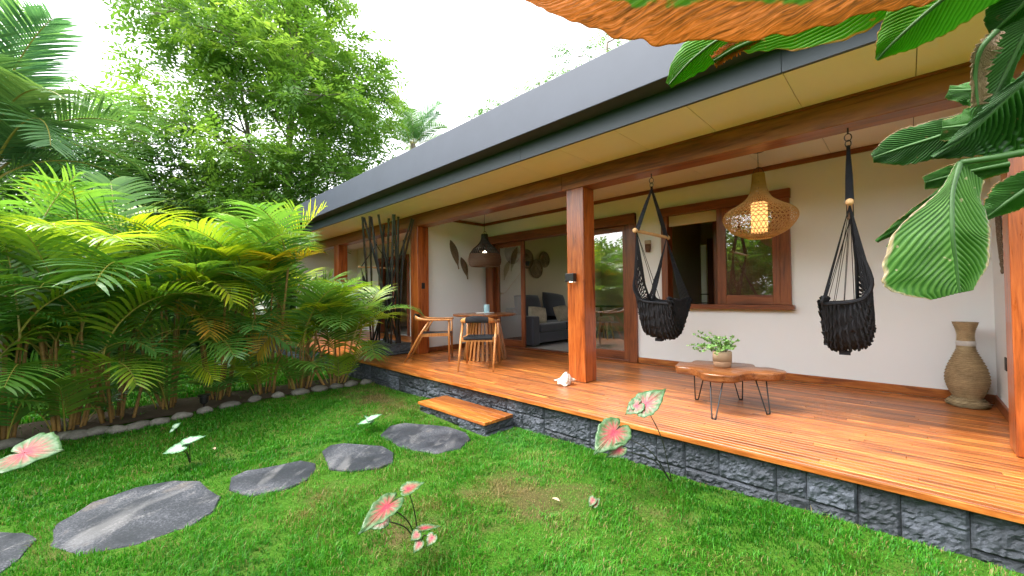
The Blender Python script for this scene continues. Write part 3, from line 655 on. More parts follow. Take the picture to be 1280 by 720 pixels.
# edging stones
ORD = ['first', 'second', 'third', 'fourth', 'fifth', 'sixth', 'seventh', 'eighth', 'ninth', 'tenth', 'eleventh', 'twelfth', 'thirteenth', 'fourteenth', 'fifteenth', 'sixteenth', 'seventeenth', 'eighteenth', 'nineteenth', 'twentieth']
edge = crom([(-5.62, -.10), (-5.68, -.7), (-5.70, -1.45), (-5.54, -2.2), (-5.36, -2.75), (-5.45, -3.15), (-5.56, -3.5), (-5.6, -4.3)], 20)
for i, p in enumerate(edge):
    mb = MB(); mb.cur = RNG.uniform(.3, .9); rr = RNG.uniform(.07, .12)
    mb.blob((p[0]+RNG.uniform(-.03, .03), p[1], float(gh(*p))+.02), (rr*.8, rr*1.15, .055), i, 2, .3, RNG.uniform(-.5, .5))
    prop(mb.build('edging_stone', M['rock'], smooth=True), 'rounded grey edging stone of the palm bed, %s counted from the porch' % ORD[i], 'stone', 'edging stones along the palm bed')

# ------------------------------------------------------------------ porch furniture
# pendant lamps
def weave(mb, prof, nsp, turns, r, sides=3, steps=48):
    """two families of crossing spirals on a lathe profile"""
    pr_ = crom(prof, steps)
    for fam in (1, -1):
        for k in range(nsp):
            pts = []
            for i, (rr, z) in enumerate(pr_):
                a = 2*PI*k/nsp + fam*2*PI*turns*i/(steps-1); q = rr + fam*r*.5
                pts.append((q*math.cos(a), q*math.sin(a), z))
            mb.tube(pts, r, sides, cap=False)
def ring(mb, R, z, r, n=40, s=5): mb.tube([(R*math.cos(2*PI*k/n), R*math.sin(2*PI*k/n), z) for k in range(n)], r, s, closed=True)
lp = thing('pendant_lamp', 'dark woven pendant lamp with brown lower band above the round table', 'pendant lamp', (-5.03, 1.95, 1.60))
U = [(.055, .60), (.065, .50), (.12, .41), (.22, .32), (.285, .22)]; Lw = [(.285, .22), (.302, .13), (.29, .04), (.255, .0)]
mb = MB(); weave(mb, U, 34, .22, .0055, 3, 24)
for rr, z in crom(U, 7): ring(mb, rr, z, .006)
mb.lathe([(.060, .50), (.055, .60), (.0, .605)], 24); mb.build('upper_shade', M['rattan_dark'], lp, local=True)
mb = MB(); pr_ = crom(Lw, 14); mb.lathe([(r_*.985, z) for r_, z in pr_], 40)
mb.f = [f for f in mb.f if len(f) == 4]; mb.m = mb.m[:len(mb.f)]
weave(mb, Lw, 70, .12, .005, 3, 12)
for rr, z in pr_[::2]: ring(mb, rr, z, .007)
mb.build('lower_shade', M['rattan_brown'], lp, local=True)
mb = MB(); mb.tube([(0, 0, .57), (0, 0, .995)], .004, 6); ring_pts = [(.05*math.cos(a), 0, .60+.06*math.sin(a)) for a in np.linspace(0, PI, 9)]; mb.tube(ring_pts, .004, 5); mb.lathe([(.05, .985), (.05, .998)], 20); mb.build('cord', M['black'], lp, local=True)
mb = MB(); mb.blob((0, 0, .24), (.04, .04, .055), 3, 2, 0); mb.build('bulb', M['led'], lp, local=True)
lp2 = thing('pendant_lamp', 'lit bell shaped pale rattan pendant lamp in front of the window', 'pendant lamp', (-.548, 1.95, 1.64))
B = [(.055, .70), (.062, .61), (.08, .51), (.12, .43), (.21, .36), (.31, .30), (.348, .24), (.335, .17), (.26, .075), (.16, .02), (.11, 0.0)]
mb = MB(); weave(mb, B, 46, .30, .0034, 3, 44)
for rr, z in crom(B, 16): ring(mb, rr, z, .0036, 40, 4)
mb.build('rattan_shade', M['rattan'], lp2, local=True)
mb = MB(); mb.lathe([(.078, .06), (.078, .38), (.07, .385)], 24); mb.build('glowing_tube', M['lampglow'], lp2, local=True)
mb = MB(); mb.tube([(0, 0, .38), (0, 0, .958)], .003, 6); mb.tube([(.05*math.cos(a), 0, .70+.07*math.sin(a)) for a in np.linspace(0, PI, 9)], .004, 5); mb.lathe([(.06, .94), (.06, .958)], 20); mb.build('cord', M['black'], lp2, local=True)
# hammock chairs
def hammock(label, x, face, dep, fan=False):
    t = thing('hammock_chair', label, 'hammock chair', (x, 1.10, .58), 0 if face > 0 else PI+.073, 'black rope hammock chairs hung from the porch beam')
    top = 2.345-.58; zb = 1.69-.58; hb = .36
    mb = MB(); mb.tube([(0, 0, top), (0, 0, top-.05)], .006, 6); mb.tube([(.022*math.sin(a), 0, top-.075+.03*math.cos(a)) for a in np.linspace(0, 2*PI, 17)[:-1]], .004, 6, closed=True)
    mb.tube([(.018*math.sin(a), 0, top-.125+.028*math.cos(a)) for a in np.linspace(0, 2*PI, 17)[:-1]], .004, 6, closed=True); mb.build('hook', M['black'], t, local=True)
    mb = MB(); za = top-.17; mb.tube([(0, 0, top-.14), (0, 0, za)], .013, 7)
    r = random.Random(3)
    for s_ in (-1, 1):
        for k in range(7):
            o = (k-3)*.006; mb.tube([(o*.4, 0, za), (o, s_*hb*.5, (za+zb)/2+.0), (o*1.2, s_*hb*.97, zb)], .0045, 5)
    mb.build('suspension_rope', M['blackrope'], t, local=True)
    mb = MB(); mb.tube([(0, -hb-.035, zb), (0, -hb-.02, zb), (0, hb+.02, zb), (0, hb+.035, zb)], [.012, .017, .017, .012], 12)
    for s_ in (-1, 1): mb.blob((0, s_*(hb+.03), zb), (.026, .022, .026), 2, 2, 0)
    mb.build('spreader_bar', M['dowel'], t, local=True)
    # seat surface: v 0 back top -> 1 front edge, u across
    def srf(u, v):
        a = abs(u); wy = (.27 - .08*math.sin(PI*min(1, v*1.1)))*u
        a2 = a*a; C = crom([(-.03, .70-.30*(1-a**1.6)+.12*a, 0), (-.11, .40+.16*a2, 0), (-.12+.04*a2, .17+.27*a2, 0), (-.07+.06*a2, .035+.36*a2, 0), (.65*dep, .0+.38*a2, 0), (1.03*dep, .10+.28*a2, 0), (dep, .40+.03*a, 0)], 25)
        p = C[int(round(v*24))]; return Vector((p[0], wy, p[1]))
    NU, NV = 36, 24; G = []
    for j in range(NV+1):
        v = j/NV; row = []
        if v < .30: continue
        for i in range(NU+1):
            u = -1+2*i/NU; p = srf(u, v); k = .010*abs(math.sin(i*PI/2)) + .012*noise.noise(p*14)
            row.append(p+Vector((k, 0, k)))
        G.append(row)
    # refine rows for woven ridges
    H = []
    for a, b_ in zip(G[:-1], G[1:]):
        for q in range(4):
            f = q/4; H.append([p.lerp(p2, f) + Vector((0, .004*math.sin(i*2.1+q), .007*(1 if q % 2 else -1))) for i, (p, p2) in enumerate(zip(a, b_))])
    H.append(G[-1]); mb = MB(); mb.grid(H); o = mb.build('seat', M['blackrope'], t, smooth=True, local=True)
    s2 = o.modifiers.new('thick', 'SOLIDIFY'); s2.thickness = .022
    # rope rows over the seat
    mb = MB()
    for j in range(8, NV+1, 1):
        pts = [srf(-1+2*i/32, j/NV)+Vector((.006*math.sin(i*2.3+j*2), 0, -.003+.010*math.sin(i*1.9+j*1.3))) for i in range(33)]; mb.tube(pts, [.0075+.003*math.sin(i*2.1+j) for i in range(33)], 5)
    # net back
    for k in range(19):
        for sg in (1, -1):
            pts = []
            for q in range(9):
                v = .34*q/8; u = -1+2*k/18 + sg*.16*q/8
                if -1.02 <= u <= 1.02: pts.append(srf(max(-1, min(1, u)), v))
            if len(pts) > 2: mb.tube(pts, .0058, 4)
    mb.tube([srf(-1+2*i/24, 0) for i in range(25)], .012, 6)
    for s_ in (-1, 1): mb.tube([srf(s_, j/24) for j in range(25)], .013, 6)
    mb.tube([srf(-1+2*i/24, 1) for i in range(25)], .008, 6)
    mb.build('net_back', M['blackrope'], t, local=True)
    mb = MB()
    for s_ in (-1, 1):
        for k in range(7):
            u = s_*(.2+.8*k/6); e_ = srf(u, 1) if (fan or s_ > 0) else srf(-1, .36+.05*k)
            mb.tube([(0, s_*hb*.98, zb-.01), tuple((Vector((0, s_*hb*.98, zb-.01))*.5+e_*.5)+Vector((0, -s_*.01, -.01))), tuple(e_)], .003, 4)
            if fan: mb.tube([(0, s_*hb*.98, zb-.01), tuple(srf(s_, .38+.60*k/6))], .003, 4)
        for k in range(9):
            q = k/8*.33; mb.tube([(0, s_*hb*.98, zb-.01), tuple(srf(s_, q))], .0042, 4)
            mb.tube([(0, s_*hb*.98, zb-.01), tuple(srf(s_*(1-.5*k/8), 0))], .0036, 4)
    mb.build('side_strings', M['blackrope'], t, local=True)
    mb = MB(); mb.box(.02, .09, -.03, .03, -.03, .0); mb.build('seat_tag', M['blackrope'], t, local=True)
hammock('black rope hammock chair hanging beside the middle post with wide wooden bar', -1.36, 1, .27)
hammock('black rope hammock chair hanging end on before the bare cream wall', .268, -1, .17, True)
hammock('far black hammock chair partly hidden behind the bamboo poles', -7.6, 1, .27)

# coffee table
ct = thing('coffee_table', 'low live edge wood coffee table on black hairpin legs', 'coffee table', (-.63, .95, 0))
out = crom([(-.42, .05), (-.40, -.10), (-.28, -.13), (-.20, -.20), (-.13, -.33), (.02, -.36), (.13, -.30), (.17, -.18), (.25, -.10), (.38, -.06), (.47, .06), (.44, .19), (.34, .27), (.24, .25), (.2, .38), (.05, .42), (-.1, .34), (-.14, .40), (-.3, .36), (-.33, .22), (-.42, .16), (-.42, .05)], 90)[:-1]
ar = math.radians(10); Rm = lambda p, k=1: ((p[0]*math.cos(ar)-p[1]*math.sin(ar))*k, (p[0]*math.sin(ar)+p[1]*math.cos(ar))*k)
mb = MB(); rings = []
for k, z in ((.02, .290), (.90, .290), (.965, .296), (.985, .315), (.978, .335), (1.0, .352), (.985, .360), (.5, .3605), (.02, .3605)):
    rings.append([(*Rm(p, k), z + .004*noise.noise(Vector((p[0]*12, p[1]*12, z*20)))) for p in out])
rings = [r_+[r_[0]] for r_ in rings]; mb.grid(rings); mb.build('tabletop', M['slab'], ct, smooth=True, local=True)
for (x, y), (dx, dy) in (((-.24, .06), (-.05, .06)), ((.02, -.28), (.02, -.14)), ((.27, .08), (.06, -.05)), ((.02, .3), (.0, .1))):
    mb = MB(); px_, py_ = -dy, dx; L = math.hypot(px_, py_); px_, py_ = px_/L*.05, py_/L*.05
    if abs(dx) < .03 and dy < 0: px_, py_ = .05, .0
    pts = [(x+px_, y+py_, .292), (x+dx+px_*.35, y+dy+py_*.35, .03), (x+dx+px_*.2, y+dy+py_*.2, .008), (x+dx, y+dy, .004), (x+dx-px_*.2, y+dy-py_*.2, .008), (x+dx-px_*.35, y+dy-py_*.35, .03), (x-px_, y-py_, .292)]
    mb.tube(crom(pts, 24), .0058, 8); mb.build('hairpin_leg', M['black'], ct, smooth=True, local=True)
# potted plant
pp = at(903, 458, Z=.362)
pt = thing('potted_plant', 'leafy green plant in a round clay pot on the coffee table', 'potted plant', pp)
mb = MB(); mb.lathe([(.068, 0), (.074, .004), (.080, .05), (.080, .052)], 40); mb.mat = 1; mb.lathe([(.081, .052), (.082, .135), (.079, .142), (.072, .142), (.070, .125), (.0, .12)], 40)
mb.build('pot', [M['clay_dark'], M['clay']], pt, smooth=True, local=True)
mb = MB(); r = random.Random(4); V = []
for k in range(30):
    a = r.uniform(0, 2*PI); el = r.uniform(.1, 1.3); L = r.uniform(.10, .22)
    bias = Vector((-.75, -.35, .2))*.09; b0 = Vector((math.cos(a)*.03, math.sin(a)*.03, .13)); d = Vector((math.cos(a)*math.cos(el), math.sin(a)*math.cos(el), math.sin(el)))
    b1 = b0+d*L*.5+bias*.4+Vector((0, 0, .02)); b2 = b0+d*L+bias-Vector((0, 0, .03*math.cos(el)))
    st = crom([tuple(b0), tuple(b1), tuple(b2)], 8); mb.mat = 1; mb.tube(st, .0016, 4); mb.mat = 0
    for q in range(2, 8):
        for w_ in range(3):
            c = Vector(st[q]); dd = Vector((r.uniform(-1, 1), r.uniform(-1, 1), r.uniform(-.3, .9))).normalized(); sd_ = dd.orthogonal().normalized(); nn = dd.cross(sd_)
            l_ = r.uniform(.018, .034); wv = l_*.36; mb.cur = r.uniform(0, 1)
            mb.add([c, c+dd*l_*.5+sd_*wv+nn*.003, c+dd*l_, c+dd*l_*.5-sd_*wv+nn*.003], [(0, 1, 2, 3)])
mb.build('foliage', [M['sprig'], M['stalk']], pt, local=True)
# vase
vs = thing('floor_vase', 'tall seagrass rope floor vase with white band in the right corner', 'vase', (.945, 2.47, 0.002))
mb = MB(); prof = []; R_ = crom([(.135, 0), (.138, .02), (.115, .05), (.095, .075), (.118, .13), (.140, .22), (.128, .33), (.092, .43), (.065, .50), (.058, .535)], 34)
for k, (rr, z) in enumerate(R_): prof += [(rr-.004, z), (rr+.004, z+.008)]
mb.lathe([(p[0], max(p[1], 0)) for p in prof], 40, wob=.02); mb.build('lower_body', M['seagrass'], vs, smooth=True, local=True)
mb = MB(); mb.lathe([(.055, .54), (.062, .545), (.064, .565), (.062, .585), (.055, .59)], 40); mb.build('white_band', M['whiteband'], vs, smooth=True, local=True)
mb = MB(); prof = []
for k, (rr, z) in enumerate(crom([(.058, .585), (.056, .63), (.062, .68), (.082, .75)], 14)): prof += [(rr-.003, z), (rr+.004, z+.006)]
prof += [(.078, .752), (.05, .7), (.0, .69)]; mb.lathe(prof, 40, wob=.015); mb.build('neck', M['seagrass'], vs, smooth=True, local=True)
# conch shell
cs = thing('conch_shell', 'white conch shell lying on the deck beside the middle post', 'seashell', (-2.30, .76, 0), math.radians(48))
mb = MB(); rings = []
for i in range(46):
    t_ = i/45; x = -.13+.26*t_; R0 = .062*math.sin(PI*min(1, t_*1.15)**.8) if t_ < .87 else .062*math.sin(PI*min(1, .87*1.15)**.8)*(1-t_)/.13
    R0 = max(.002, .012+.075*math.exp(-((t_-.55)/.22)**2) if t_ < .95 else .004); row = []
    for k in range(25):
        a = 2*PI*k/24; sp = 1+.10*math.sin(a*1+t_*34)*(1 if t_ > .55 else .3) + .22*max(0, math.cos(a-2.4))*math.exp(-((t_-.45)/.2)**2)
        kn = .25*max(0, math.sin(5*a))**3*math.exp(-((t_-.68)/.06)**2)
        row.append((x, R0*(sp+kn)*math.cos(a), max(.003, .062+R0*(sp+kn)*math.sin(a)*.85-.02*abs(t_-.5))))
    rings.append(row)
mb.grid(rings); mb.build('shell_body', M['shell'], cs, smooth=True, local=True)
mb = MB(); rings = []
for i in range(10):
    t_ = i/9; rings.append([(-.10+.16*t_, -.05-.05*math.sin(PI*t_)*q/4, .055-.04*q/4+.012*math.sin(t_*9)) for q in range(5)])
mb.grid(rings); o = mb.build('shell_lip', M['shell'], cs, smooth=True, local=True); q = o.modifiers.new('thick', 'SOLIDIFY'); q.thickness = .008
# sconces on posts
def sconce(x, y, z, label):
    t = thing('wall_sconce', label, 'wall light', (x, y, z)); mb = MB(); mb.box(-.062, .062, -.07, -.001, -.05, .05); o = mb.build('housing', M['black'], t, local=True); bevel(o, .006)
    mb = MB(); mb.lathe([(.018, -.056), (.018, -.05)], 14, (0, -.035, 0)); mb.build('lens', M['led'], t, local=True)
sconce(-2.33, .976, 1.26, 'black box wall light on the front of the middle post')
# leaf wall decorations
def wall_leaf(label, y0, z0, y1, z1, wmax, x=-5.897, sg=1):
    t = thing('carved_leaf', label, 'wall decoration', (x, (y0+y1)/2, (z0+z1)/2), 0, 'carved leaves on the porch side walls'); mb = MB()
    a = Vector((0, y0, z0)); b_ = Vector((0, y1, z1)); d = (b_-a).normalized(); s_ = Vector((0, -d.z, d.y)); L = (b_-a).length; G = []
    for i in range(31):
        u = i/30; w_ = wmax*(math.sin(PI*min(1, u*1.12)**.85)**.9 if u < .89 else .0); w_ = max(w_, .009)
        G.append([Vector((x, 0, 0)) + a + d*L*u + s_*(w_*v + .02*math.sin(u*PI)) + Vector((sg*(.008+.010*(1-abs(v))+.003*math.sin(u*60-abs(v)*9)), 0, 0)) for v in np.linspace(-1, 1, 13)])
    mb.grid(G); o = mb.build('leaf_blade', M['carved'], t, smooth=True); q = o.modifiers.new('thick', 'SOLIDIFY'); q.thickness = .008; q.offset = 0
wall_leaf('upper left carved dark leaf on the porch left wall', 1.80, 2.17, 2.00, 1.60, .085)
wall_leaf('lower right carved dark leaf near the door', 2.06, 1.84, 2.23, 1.40, .075)
wall_leaf('long carved leaf on the porch right wall above the outlet', 2.25, 1.78, 2.03, 1.18, .10, 1.138, -1)
wp = thing('wall_pocket', 'small woven brown pocket hung on the wall beside the window', 'wall decoration', (-2.165, YW, 1.76))
mb = MB(); mb.lathe([(.035, -.085), (.042, -.03), (.045, .03)], 20, (0, -.03, 0)); mb.build('woven_pocket', M['rattan_brown'], wp, local=True, smooth=True)
mb = MB(); mb.lathe([(.046, .03), (.048, .085), (.04, .09)], 20, (0, -.03, 0)); mb.build('pale_rim', M['pillow'], wp, local=True, smooth=True)

# round dining table and chairs
dt = thing('dining_table', 'round wooden dining table on a slatted drum base', 'table', (-4.52, 1.48, 0))
mb = MB(); mb.lathe([(.0, .715), (.50, .715), (.53, .722), (.535, .742), (.525, .75), (.0, .75)], 64); mb.build('tabletop', M['slab'], dt, local=True)
mb = MB()
for k in range(30):
    a = 2*PI*k/30; b_ = a+.0; mb.cur = RNG.random()
    mb.beam((.36*math.cos(a), .36*math.sin(a), .004), (.24*math.cos(b_), .24*math.sin(b_), .69), .034, .022, (math.cos(a), math.sin(a), 0))
mb.lathe([(.20, .69), (.27, .69), (.27, .714), (.20, .714)], 40)
mb.build('slatted_base', M['teak'], dt, local=True)
tr = thing('serving_tray', 'thin round white tray on the dining table under the blue cup', 'tray', (-4.60, 1.56, .751)); mb = MB(); mb.lathe([(.0, 0), (.15, 0), (.165, .012), (.16, .014), (.145, .006), (.0, .006)], 40); mb.build('tray_dish', M['white'], tr, smooth=True, local=True)
cu = thing('blue_cup', 'pale blue cylinder cup on the white tray', 'cup', (-4.58, 1.58, .758)); mb = MB(); mb.lathe([(.044, 0), (.048, .004), (.048, .14), (.045, .144), (.041, .14), (.041, .10), (0, .10)], 30); mb.build('cup_body', M['blue'], cu, smooth=True, local=True)
def chair(label, x, y, rz):
    """local +Y is forward"""
    t = thing('dining_chair', label, 'chair', (x, y, 0), rz, 'teak dining chairs at the round table')
    zA = .67
    for s_ in (-1, 1):
        mb = MB(); mb.cur = .6; mb.tube([(s_*.255, .27, .002), (s_*.245, .27, .4), (s_*.24, .27, zA-.005)], [.014, .019, .016], 10); mb.build('leg', M['teak'], t, smooth=True, local=True)
        mb = MB(); mb.cur = .7; mb.tube([(s_*.245, -.44, .002), (s_*.25, -.20, .42), (s_*.25, -.04, zA-.005)], [.013, .020, .016], 10); mb.build('leg', M['teak'], t, smooth=True, local=True)
        mb = MB(); mb.cur = .5; mb.beam((s_*.225, -.20, .425), (s_*.225, .27, .435), .03, .05); mb.build('seat_rail', M['teak'], t, local=True)
    mb = MB(); mb.cur = .65; A = crom([(.245, .30, zA), (.25, .1, zA), (.25, -.10, zA+.005), (.20, -.25, zA+.03), (.0, -.31, zA+.05), (-.20, -.25, zA+.03), (-.25, -.10, zA+.005), (-.25, .1, zA), (-.245, .30, zA)], 60)
    G = []
    for i, p in enumerate(A):
        d = Vector(A[min(i+1, 59)])-Vector(A[max(i-1, 0)]); d.normalize(); n_ = d.cross(Vector((0, 0, 1))).normalized(); bk = math.exp(-((i-29.5)/11)**2); hw = .026-.012*bk; hh = .014+.034*bk
        G.append([Vector(p)+n_*(hw*math.cos(a))+Vector((0, 0, hh*math.sin(a))) for a in np.linspace(0, 2*PI, 13)])
    mb.grid(G); mb.build('arm_rail', M['teak'], t, smooth=True, local=True)
    mb = MB(); G = []
    for i in range(24, 36):
        p = A[i]; d = Vector(A[i+1])-Vector(A[i-1]); d.normalize(); n_ = d.cross(Vector((0, 0, 1))).normalized(); bk = math.exp(-((i-29.5)/11)**2); hw = .030-.012*bk; hh = .016+.034*bk
        G.append([Vector(p)+n_*(hw*math.cos(a))+Vector((0, 0, hh*math.sin(a))) for a in np.linspace(0, 2*PI, 13)])
    mb.grid(G); mb.build('backrest_wrap', M['cord'], t, smooth=True, local=True)
    mb = MB(); G = []
    for j in range(21):
        y_ = -.22+.50*j/20; G.append([(x_, y_, .452-.02*(1-(x_/.21)**2)*math.sin(PI*j/20)+.002*math.sin(j*3.1)) for x_ in np.linspace(-.21, .21, 15)])
    mb.grid(G); o = mb.build('seat', M['cord'], t, smooth=True, local=True); q = o.modifiers.new('thick', 'SOLIDIFY'); q.thickness = .032
    mb = MB(); mb.cur = .4; mb.beam((-.24, .27, .42), (.24, .27, .42), .03, .05); mb.beam((-.24, -.20, .415), (.24, -.20, .415), .028, .05); mb.build('cross_rail', M['teak'], t, local=True)
chair('teak chair with dark cord seat, seen from behind at the round table', -3.97, .90, math.atan2(.6, .63)*0 + math.radians(40))
chair('teak chair with dark cord seat, seen from its side by the left post', -5.06, .83, math.radians(-42))

# sofa and interior objects
sf = thing('sofa', 'dark grey fabric sofa inside the living room', 'sofa', (-5.2, 4.0, .012))
def soft(mbargs, name, parent, mat, bev=.03):
    mb = MB(); mb.box(*mbargs); o = mb.build(name, mat, parent); bevel(o, bev, 4); return o
soft((-5.65, -4.72, 3.10, 4.95, .08, .29), 'base', sf, M['sofa']); soft((-5.65, -4.70, 2.92, 3.12, .05, .63), 'armrest', sf, M['sofa']); soft((-5.65, -4.70, 4.93, 5.13, .05, .63), 'armrest', sf, M['sofa'])
soft((-5.70, -5.48, 3.12, 4.93, .30, .78), 'backrest', sf, M['sofa']); soft((-5.48, -4.70, 3.13, 4.02, .295, .46), 'seat_cushion', sf, M['sofa'], .045); soft((-5.48, -4.70, 4.03, 4.92, .295, .46), 'seat_cushion', sf, M['sofa'], .045)
def cushion(c, size, th, rot, name, mat, parent=None, label=None):
    mb = MB(); G = []
    for s_ in (1, -1):
        G = []
        for i in range(15):
            row = []
            for j in range(15):
                u, v = -1+i/7, -1+j/7; pin = 1-.08*(abs(u)*abs(v))
                row.append((size[0]*u*(1-.06*v*v), s_*th*max(0, (1-u**4)*(1-v**4))**.5, size[1]*v*(1-.06*u*u)))
            G.append(row if s_ > 0 else row[::-1])
        mb.grid(G)
    if parent is None:
        t = thing(name, label, 'cushion', c); t.rotation_euler = rot; o = mb.build('cover', mat, t, smooth=True, local=True); return t
    o = mb.build(name, mat, parent, smooth=True, local=True); o.location = Vector(c)-parent.location; o.rotation_euler = rot; return o
cushion((-5.40, 3.55, .80), (.42, .27), .09, (math.radians(-14), 0, PI/2), 'back_cushion', M['sofa'], sf)
cushion((-5.38, 4.45, .82), (.42, .29), .09, (math.radians(-14), .1, PI/2), 'back_cushion', M['sofa'], sf)
cushion((-5.05, 3.45, .63), (.21, .19), .07, (math.radians(-25), .1, PI/2-.5), 'throw_pillow', M['pillow'], label='beige knit throw pillow against the near sofa arm')
cushion((-5.02, 4.28, .63), (.21, .19), .07, (math.radians(-25), -.1, PI/2-.2), 'throw_pillow', M['pillow'], label='beige knit throw pillow at the sofa middle beside the post')
def basket(label, y, z, r, seed):
    t = thing('wall_basket', label, 'wall basket', (-5.748, y, z), 0, 'woven plates on the living room wall'); mb = MB(); rings = []
    for rr, h in ((.001, .045), (.35, .05), (.45, .02), (.6, .015), (.9, .02), (1., .035), (.98, .042)):
        rings.append([(h, r*rr*math.cos(a), r*rr*math.sin(a)) for a in np.linspace(0, 2*PI, 33)])
    mb.grid(rings); o = mb.build('woven_disc', M['basket'], t, smooth=True, local=True); q = o.modifiers.new('thick', 'SOLIDIFY'); q.thickness = .012; q.offset = 0
basket('dark woven wall plate seen through the fixed glass', 3.38, 2.0, .24, 1); basket('dark rimmed woven plate directly right of the door mullion', 3.87, 1.90, .22, 2)
basket('lower woven plate, middle of the cluster', 4.20, 1.68, .22, 3); basket('right hand woven plate, highest of the cluster by the post', 4.50, 1.92, .19, 4)
wl = thing('wall_lamp', 'slim swing arm wall lamp behind the fixed glass pane', 'wall lamp', (-5.748, 3.05, 1.10)); mb = MB(); mb.lathe([(.05, -.02), (.05, .02)], 16, (.02, 0, 0)); mb.tube([(.02, 0, 0), (.12, .02, .02), (.35, .45, .62)], .008, 6); mb.build('arm', M['rattan'], wl, local=True)
mb = MB(); mb.lathe([(.03, 0), (.06, .10)], 16, (.36, .47, .60)); mb.build('lamp_head', M['black'], wl, local=True)
stq = at(757, 424, Z=.012)
st_ = thing('stool', 'round tan stool inside behind the sliding glass', 'stool', stq); mb = MB(); mb.lathe([(0, .40), (.17, .40), (.2, .42), (.2, .50), (.18, .52), (0, .52)], 32); mb.build('seat', M['clay'], st_, smooth=True, local=True)
for k in range(4):
    a = PI/4+k*PI/2; mb = MB(); mb.tube([(.11*math.cos(a), .11*math.sin(a), .40), (.19*math.cos(a), .19*math.sin(a), .002)], [.03, .016], 8); mb.build('leg', M['dowel'], st_, local=True)
kt = thing('kitchen_table', 'dark topped table deep inside the living room behind the glass', 'table', (stq.x-.3, stq.y+1.1, .012)); mb = MB(); mb.box(-.8, .7, -.4, .4, .71, .75); mb.build('tabletop', M['black'], kt, local=True)
for sx in (-.7, .6):
    for sy in (-.33, .33): mb = MB(); mb.beam((sx, sy, .002), (sx, sy, .71), .05, .05); mb.build('leg', M['frame_z'], kt, local=True)

wd_ = thing('reflection_backdrop', 'dark block added unseen behind the window pane so its reflection shows', 'reflection_backdrop', (-.75, 3.6, .012)); mb = MB(); mb.box(-.72, .95, -.28, .28, 0, 2.3); o = mb.build('backdrop_body', M['frame_z'], wd_, local=True); bevel(o, .01)  # unseen dark block added so the window reflection reads clearly
for sx in (-.70, .13): mb = MB(); mb.box(sx, sx+.8, -.305, -.281, .06, 2.26); o = mb.build('door', M['frame_z'], wd_, local=True); bevel(o, .006)  # front panels of the added dark block
# black bamboo poles
poles = [((453, 271), (464, 420)), ((455, 272), (497, 424)), ((462, 270), (463, 424)), ((464, 271), (486, 423)), ((473, 268), (499, 424)), ((480, 281), (474, 424)), ((486, 273), (482, 425)),
         ((491.5, 268), (493, 424)), ((493, 268), (508, 424)), ((498, 271), (512, 423)), ((515, 273), (466, 426)), ((517, 274), (480, 426)), ((505, 300), (505, 424)), ((492, 312), (470, 425))]
for i, (a, b_) in enumerate(poles):
    zt = 2.50 if a[1] < 276 else (2.38 if a[1] < 290 else 2.1)
    y_ = .60+.25*((i*5) % 7)/7; pb = at(b_[0], b_[1], Y=y_); pb.z = .205; pt_ = at(a[0], a[1], Z=zt)
    if pt_.y > .93: pt_ = at(a[0], a[1], Y=.92)
    pt_.z = min(pt_.z, 2.54); pb.x = min(max(pb.x, -6.98), -6.08)
    mb = MB(); N = 14; pts = []; rs = []
    for k in range(N*2+1):
        f = k/(N*2); pts.append(pb.lerp(pt_, f)); rs.append(.0185 if k % 4 else .0215)
    mb.tube(pts, rs, 9); o = mb.build('bamboo_pole', M['blackbamboo'])
    prop(o, 'black bamboo pole in the stone planter, %s from the left by its top' % ORD[i], 'bamboo pole', 'black bamboo poles standing in the planter')

# ------------------------------------------------------------------ palms
def frond_mesh(name, L, pet, th0, th1, n, ll, lw, droop, vee, seed, mats, twist=0.0, segs=4, fwd=.75):
    """palm frond growing from the origin, arching over +X; material 0 leaf, 1 rachis"""
    r = random.Random(seed); mb = MB(); P = []; T = []; p = Vector((0, 0, 0)); N = 40
    for i in range(N+1):
        s_ = i/N; th = th0+(th1-th0)*s_**1.25; d = Vector((math.sin(th), .0, math.cos(th))); P.append(p.copy()); T.append(d); p = p+d*(L/N)
    mb.mat = 1; mb.tube(P, [.011*L/1.5*(1-.85*i/N)+.0015 for i in range(N+1)], 5)
    mb.mat = 0
    for k in range(n):
        s_ = pet+(1-pet)*((k+.5)/n); i = min(N-1, int(s_*N)); c = P[i].lerp(P[i+1], s_*N-i); d = T[i]; nn = Vector((-d.z, 0, d.x)) * -1.0
        nn = Vector((-math.cos(math.atan2(d.x, d.z)), 0, math.sin(math.atan2(d.x, d.z))))
        u = (s_-pet)/(1-pet); ln = ll*(.45+.75*math.sin(PI*min(1, .12+.8*u))**.8)*r.uniform(.88, 1.08)*(1-.45*max(0, u-.75)/.25)
        for sg in (-1, 1):
            side = Vector((0, sg, 0)); f = fwd*(.5+.9*u)+r.uniform(-.08, .08); dir_ = (side+d*f+nn*vee*r.uniform(.6, 1.3)).normalized()
            wv = dir_.cross(nn).normalized()
            if wv.length < .1: wv = d
            q = c.copy(); vsL = []; dcur = dir_.copy(); g = Vector((0, 0, -1)); mb.cur = min(1, max(0, r.gauss(.42, .16)+.15*(u-.5)))
            prf = (.55, 1, .95, .62, .06) if segs == 4 else (.6, 1, .75, .06)
            for m in range(segs+1):
                w_ = lw*prf[m]; vsL += [q-wv*w_/2, q+wv*w_/2]
                dcur = (dcur+g*droop*(.25+.9*m/segs)).normalized(); q = q+dcur*(ln/segs)
            mb.add(vsL, [(2*m, 2*m+1, 2*m+3, 2*m+2) for m in range(segs)])
    me_o = mb.build(name, mats, None); me = me_o.data
    # keep origin at the frond's foot
    off = me_o.location.copy(); me.transform(Matrix.Translation(off)); bpy.data.objects.remove(me_o); return me
AM = [M['areca'], M['rachis']]
FR = []
